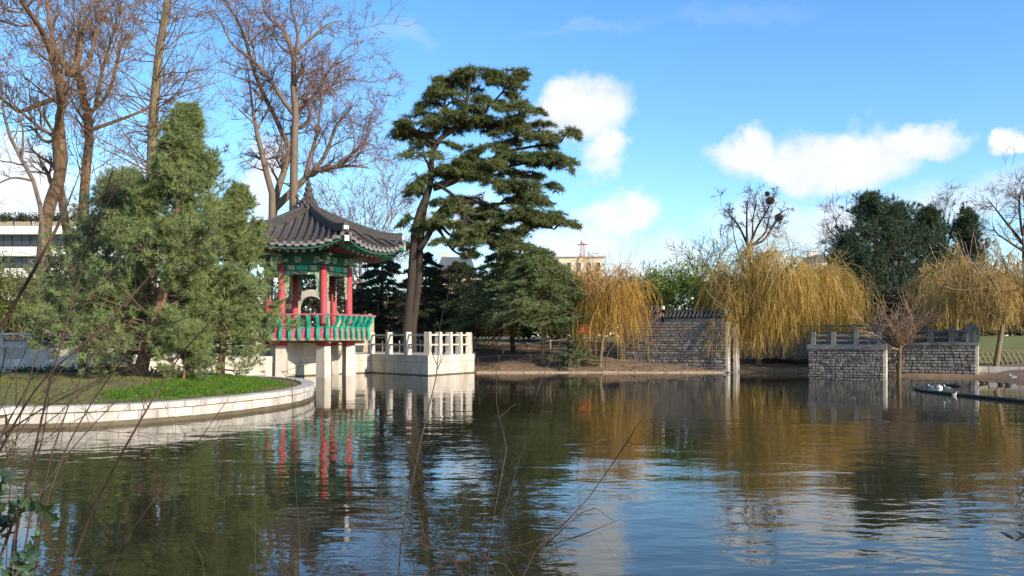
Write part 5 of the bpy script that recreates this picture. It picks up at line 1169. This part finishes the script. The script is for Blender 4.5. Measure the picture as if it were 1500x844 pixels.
st += [(.008, .0018, [(-20, 520), (30, 430), (75, 350), (105, 285), (135, 200)]), (.006, .0015, [(15, 850), (60, 620), (90, 500), (125, 380), (165, 250)]), (.006, .0015, [(100, 850), (150, 720), (215, 600), (265, 520), (310, 470)]), (.004, .0014, [(0, 640), (60, 600), (140, 560), (230, 525)]), (.004, .0014, [(160, 848), (205, 760), (260, 690), (330, 590)]), (.005, .0015, [(0, 660), (60, 560), (150, 480), (250, 370)])]
fg_shrub('large bare reddish twiggy shrub filling the left foreground', 3.6, st, 806, M['stem_red'], 3, .75, .0013)
# ivy with separate leaves
def leaf_mesh(kind, m):
    if kind == 'ivy': o = [(0, 0), (.34, -.06), (.30, .22), (.52, .42), (.24, .52), (0, 1.0), (-.24, .52), (-.52, .42), (-.30, .22), (-.34, -.06)]
    else: o = [(0, 0), (.14, .25), (.17, .5), (.10, .8), (0, 1.0), (-.10, .8), (-.17, .5), (-.14, .25)]
    mb = MB(); n = len(o); mb.v = [(x, y, -.18 * abs(x) - .1 * (y - .4) ** 2) for x, y in o] + [(0, .42, .05)]
    for k in range(n): mb.f.append((n, k, (k + 1) % n))
    return mb.mesh('leaf', m)
def leafy(name, label, cat, d, vines, lk, m, n, size, seed, stem_m):
    rg = np.random.default_rng(seed); P = np.array([resample([np.array(at(x, y, d + rg.uniform(-.2, .2))) for x, y in v], 12) for v in vines]); me = leaf_mesh(lk, m)
    b = P[0, 0]; root = empty(name, (float(b[0]), float(b[1]), float(b[2])), label, cat)
    for a in P:
        v, f = batch_tubes(a[None], np.linspace(.006, .002, 12)[None], 6); np_mesh('stem', v, [f], stem_m, root)
    for k in range(n):
        a = P[rg.integers(len(P))]; t = rg.uniform(.15, 1) * 11; i = min(int(t), 10); p = a[i] + (a[i + 1] - a[i]) * (t - i) - b; s = size * rg.uniform(.6, 1.3)
        o = link('leaf', me, root, tuple(p), None, (s, s, s)); o.rotation_euler = (rg.uniform(.3, 1.6), rg.uniform(-.7, .7), rg.uniform(0, 6.28))
leafy('ivy_vine', 'dark green ivy vine with lobed leaves in the lower left corner', 'ivy', 2.6, [[(-30, 900), (10, 790), (30, 740), (60, 715), (95, 730)], [(-30, 900), (-5, 740), (5, 700)], [(0, 870), (25, 840), (50, 800), (70, 760)], [(-20, 880), (20, 850), (55, 830)], [(0, 780), (40, 745), (85, 765)]], 'ivy', M['ivy'], 80, .046, 901, M['stem'])
leafy('laurel_sprig', 'dark narrow leaved sprig poking in at the right edge', 'sprig', 2.6, [[(1560, 860), (1530, 770), (1510, 735), (1490, 722)], [(1550, 850), (1525, 800), (1505, 785), (1488, 792)], [(1545, 850), (1520, 775), (1492, 770)]], 'lance', M['sprig'], 40, .042, 902, M['stem_red'])
